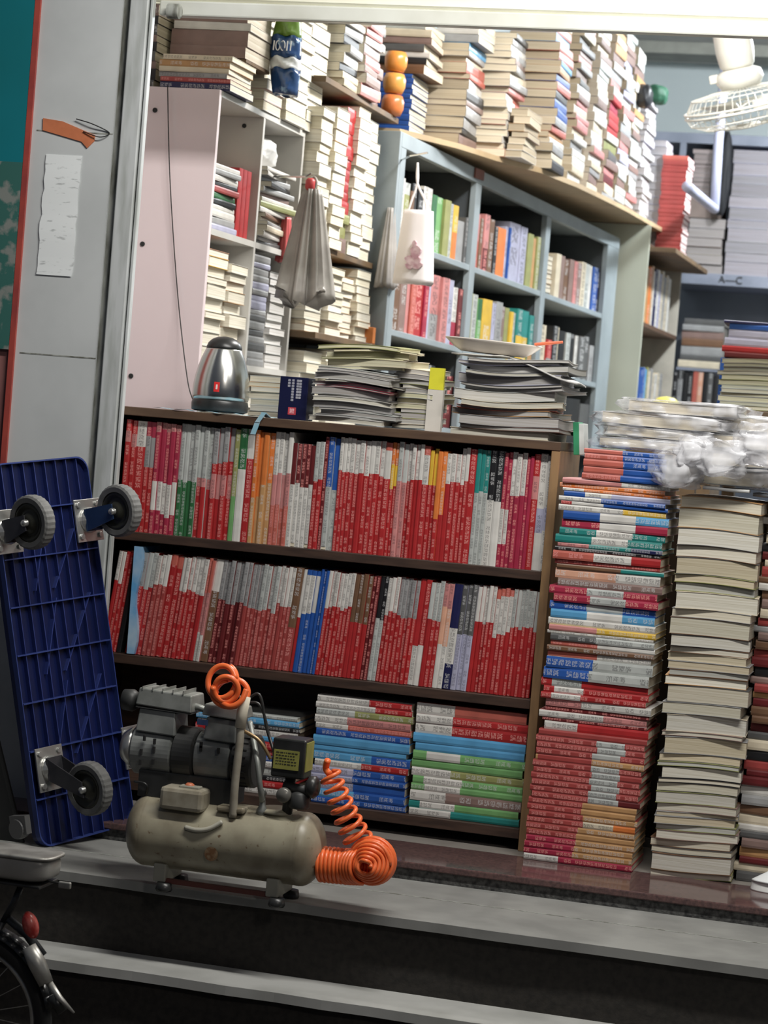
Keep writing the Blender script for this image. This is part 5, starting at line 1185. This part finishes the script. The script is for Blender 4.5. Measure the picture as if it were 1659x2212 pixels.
# ------------------------------------------------------------------ orange coil hose
m_or = mat('orange_hose', (.86,.17,.045), .32, c2=(.80,.15,.04), scale=6)
def helix(path, R, pitch, r=.0042, per=14, ang0=0, Rf=None, tiltv=Vector((0, 1, 0))):
    pts = [Vector(p) for p in path]; out = []; s = 0; a = ang0; cum = [0]
    for i in range(1, len(pts)): cum.append(cum[-1]+(pts[i]-pts[i-1]).length)
    tot = cum[-1]; n = int(tot/pitch*per)
    for k in range(n+1):
        d = tot*k/n; i = max(j for j in range(len(cum)) if cum[j] <= d+1e-9); i = min(i, len(pts)-2)
        t = (d-cum[i])/(cum[i+1]-cum[i]+1e-9); c = pts[i].lerp(pts[i+1], t); tg = (pts[i+1]-pts[i]).normalized()
        u = (tiltv-tg*tiltv.dot(tg)).normalized(); v = tg.cross(u); rr = R*(Rf(d/tot) if Rf else 1); w = a+2*PI*d/pitch
        out.append(c+u*(rr*math.cos(w))+v*(rr*math.sin(w)))
    return out
hose = empty('coil_hose', 'bright orange coiled air hose looping from the compressor onto the ledge', 'hose', (at(700, 1860, Y=-.68).x, -.68, zp))
H0 = Vector(hose.location)
def hp_(x, y, Y): return at(x, y, Y=Y)-H0
yh = -.74
c_path = curve_pts([hp_(712, 1668, yh), hp_(722, 1700, yh), hp_(740, 1745, yh+.01), hp_(758, 1785, yh+.02), hp_(776, 1818, yh+.03)], 8)
MB().tube(helix(c_path, .026, .022, .0042, 18, Rf=lambda t: .75+.35*t), .0047, 8).build('stretched_coil', m_or, hose, smooth=True)
MB().tube(curve_pts([hp_(708, 1642, yh), hp_(704, 1660, yh+.01), hp_(712, 1672, yh)], 6), .007, 10).build('hose_end', m_or, hose, smooth=True)
zc = hp_(745, 1872, yh).z
MB().tube(helix([hp_(690, 1866, yh+.02), hp_(752, 1872, yh+.02), hp_(782, 1873, yh+.0)], .034, .0088, .0042, 24), .0046, 8).build('lying_coil', m_or, hose, smooth=True)
sp_ = []; c0 = hp_(796, 1868, yh-.015)
for k in range(150):
    t = k/149; a = t*2*PI*5.2; rr = .012+.034*t; sp_.append(c0+Vector((rr*math.cos(a), -.030+.05*t+.004*math.sin(a*3), rr*math.sin(a)*.98)))
MB().tube(sp_, .0047, 8).build('spiral_end', m_or, hose, smooth=True)
sp_ = []
for k in range(220):
    t = k/219; a = t*2*PI*7; rr = .044-.004*math.sin(t*9); sp_.append(c0+Vector((rr*math.cos(a)-.002, .012+.05*t, rr*math.sin(a)+.002)))
MB().tube(sp_, .0047, 8).build('bundled_coil', m_or, hose, smooth=True)
# orange loop hanging over the taped pole
lp = empty('hose_loop', 'orange hose loops hung over the taped pole on the compressor', 'hose', (at(495, 1480, Y=YK-.05).x, YK-.05, at(495, 1480, Y=YK-.05).z)); O_ = Vector(lp.location)
def loop(cx__, cy__, rx, ry, y0, tw, turns, seed): 
    out = []; q = at(cx__, cy__, Y=YK-.05)-O_; n = int(40*turns)
    for k in range(n+1):
        a = seed+2*PI*k/40; t = k/n; out.append(q+Vector((rx*math.cos(a), y0+tw*math.sin(a*.9+seed)+.02*t, ry*math.sin(a))))
    return out
MB().tube(loop(483, 1472, .030, .033, -.02, .012, 1.15, .3), .0062, 10).build('loop', m_or, lp, smooth=True)
MB().tube(loop(498, 1497, .033, .028, -.01, .014, 1.2, 1.7), .0062, 10).build('loop', m_or, lp, smooth=True)
MB().tube(loop(495, 1487, .024, .026, -.03, .010, 1.1, 3.0), .0062, 10).build('loop', m_or, lp, smooth=True)
MB().tube(curve_pts([at(470,1510,Y=YK-.06)-O_, at(495,1526,Y=YK-.075)-O_, at(520,1515,Y=YK-.07)-O_, at(532,1490,Y=YK-.06)-O_], 6), .0062, 10).build('loop', m_or, lp, smooth=True)

# ================================================================== BICYCLE at the lower left
YB = -1.35
zs_t = z2-.165
m_tyre = mat('black_tyre', (.010,.010,.010), .75, scale=30); m_fr = mat('dark_frame_paint', (.02,.022,.024), .35, scale=10)
m_sil = mat('dull_silver', (.42,.41,.38), .38, .6, c2=(.25,.24,.22), scale=18)
m_ch = at(-70, 2165, Y=YB)
bk = empty('bicycle', 'dark bicycle at the lower left with a black tyre and red rear reflector', 'bicycle', (m_ch.x, YB, zs_t))
def K(x, y, Y=YB): p = at(x, y, Y=Y); return Vector((p.x-m_ch.x, Y-YB, p.z-zs_t))
wc0 = K(-72, 2190); RW = (K(85, 2120)-wc0).length
RW = min(RW, wc0.z-.004) if wc0.z > .1 else RW
wc0.z = RW
ty = [wc0+Vector((RW*.955*math.cos(2*PI*i/64), 0, RW*.955*math.sin(2*PI*i/64))) for i in range(65)]
MB().tube(ty, RW*.10, 12, caps=False).build('tyre', m_tyre, bk, smooth=True)
ty = [wc0+Vector((RW*.83*math.cos(2*PI*i/48), 0, RW*.83*math.sin(2*PI*i/48))) for i in range(49)]
MB().tube(ty, RW*.035, 8, caps=False).build('rim', m_sil, bk, smooth=True)
spk = MB()
for i in range(20): a = 2*PI*i/20; spk.tube([wc0+Vector((.012*math.cos(a+.5), .012*(-1)**i, .012*math.sin(a+.5))), wc0+Vector((RW*.83*math.cos(a), 0, RW*.83*math.sin(a)))], .0008, 4)
spk.build('spokes', m_sil, bk)
MB().lathe([(.006, -.045), (.018, -.03), (.014, -.02), (.014, .02), (.018, .03), (.006, .045)], wc0, 'Y', 20).build('hub', m_sil, bk, smooth=True)
mg = [wc0+Vector((RW*1.12*math.cos(a), 0, RW*1.12*math.sin(a))) for a in [math.radians(15+i*7) for i in range(20)]]
mb = MB()
for i in range(len(mg)-1):
    for s, (w0, dz0, w1, dz1) in enumerate(((-.026, -.008, -.014, 0), (-.014, 0, .014, 0), (.014, 0, .026, -.008))):
        ra = (mg[i]-wc0).normalized(); rb = (mg[i+1]-wc0).normalized()
        mb.quad([mg[i]+Vector((0, w0, 0))+ra*dz0, mg[i+1]+Vector((0, w0, 0))+rb*dz0, mg[i+1]+Vector((0, w1, 0))+rb*dz1, mg[i]+Vector((0, w1, 0))+ra*dz1])
o = mb.build('mudguard', m_fr, bk, smooth=True); sm = o.modifiers.new('s', 'SOLIDIFY'); sm.thickness = .002
rf = K(66, 1998, YB-.02)
o = MB().lathe([(.001, -.012), (.016, -.010), (.021, 0), (.018, .006), (.001, .010)], (0, 0, 0), 'Y', 24).build('red_reflector', mat('red_reflector', (.38,.03,.025), .25, c2=(.5,.12,.1), scale=60), bk, smooth=True); o.location = rf; o.scale = (.75, 1, 1.25); o.rotation_euler = (0, math.radians(-22), 0)
MB().tube([K(18, 1985), K(60, 2020), K(92, 2065)], [.008, .009, .010], 10).build('stay', m_fr, bk, smooth=True)
MB().tube([K(62, 2045, YB-.03), K(80, 2080, YB-.03), K(100, 2125, YB-.03)], [.014, .017, .014], 14).build('silver_sleeve', m_sil, bk, smooth=True)
MB().tube([K(88, 2092, YB-.03), K(100, 2088, YB-.03)], .003, 6).build('clamp', m_dark, bk)
MB().tube([K(104, 2120, YB-.03), K(128, 2155, YB-.035), K(160, 2188, YB-.04)], [.007, .006, .002], 10).build('kickstand', m_sil, bk, smooth=True)
MB().tube([K(112, 2150, YB-.03), K(135, 2186, YB-.03)], [.013, .010], 12).build('kickstand_foot', m_blk, bk, smooth=True)
MB().tube([K(45, 1915), K(30, 1950), K(8, 1990)], .007, 8).build('carrier_strut', m_fr, bk, smooth=True)
MB().tube([K(5, 1990), K(-72, 2190)], .009, 10).build('frame_tube', m_fr, bk, smooth=True)
# carrier with pale rounded case on the back
sc = K(60, 1868)
case = pillow('rear_case', .082, .05, .026, mat('pale_grey_shell', (.30,.29,.27), .35, c2=(.24,.23,.21), scale=10), bk, (sc.x-.025, 0, sc.z), wr=.01, seed=2, p=.5)
pillow('case_rim', .085, .053, .005, m_sil, bk, (sc.x-.022, 0, sc.z+.022), wr=0, seed=2, p=.5)
MB().box(-.10, .065, -.045, .045, -.006, 0).build('carrier_plate', m_blk, bk, loc=(sc.x-.02, 0, sc.z-.028), bevel=.002)
MB().box(-.012, .012, -.004, .004, -.006, .006).build('rear_bracket', m_sil, bk, loc=K(140, 1912, YB-.03), bevel=.002)
MB().tube([K(60, 1895), K(140, 1910, YB-.03)], .0025, 6).build('bracket_arm', m_blk, bk)

# ================================================================== SHOE at the right edge
sh_ = at(1648, 1925, Z=ZF)
so = empty('white_sneaker', 'white sneaker at the right edge beside the dim book column', 'shoe', (sh_.x+.095, sh_.y+.02, ZF), rz=.1)
def shoe(prof_z, inset, z0, z1, name, m):
    mb = MB(); n = 40; lv = 8
    for l in range(lv+1):
        t = l/lv
        for i in range(n):
            a = 2*PI*i/n; x = .125*math.cos(a); w = .042*math.sin(a)*(1+.12*math.cos(a+PI)); k = 1-inset*t
            zt_ = z0+(z1(x/.125)-z0)*t; mb.v.append(Vector((x*k, w*k*(1-.25*t), zt_)))
    for l in range(lv):
        for i in range(n): k = (i+1) % n; mb.face([l*n+i, l*n+k, (l+1)*n+k, (l+1)*n+i])
    mb.face(list(range(n))[::-1]); mb.face([lv*n+i for i in range(n)])
    return mb.build(name, m, so, smooth=True)
m_ws = mat('white_shoe_leather', (.78,.80,.80), .45, scale=8)
shoe(0, .02, .0, lambda u: .024, 'sole', mat('white_rubber', (.70,.70,.68), .6))
shoe(0, .30, .022, lambda u: .045+.055*max(0, min(1, (u+.5)*1.1)), 'upper', m_ws)
ls = MB()
for k in range(4): ls.tube([(-.035+k*.02, -.016, .066+k*.009), (-.03+k*.02, .016, .066+k*.009)], .003, 6)
ls.build('laces', m_ws, so, smooth=True)
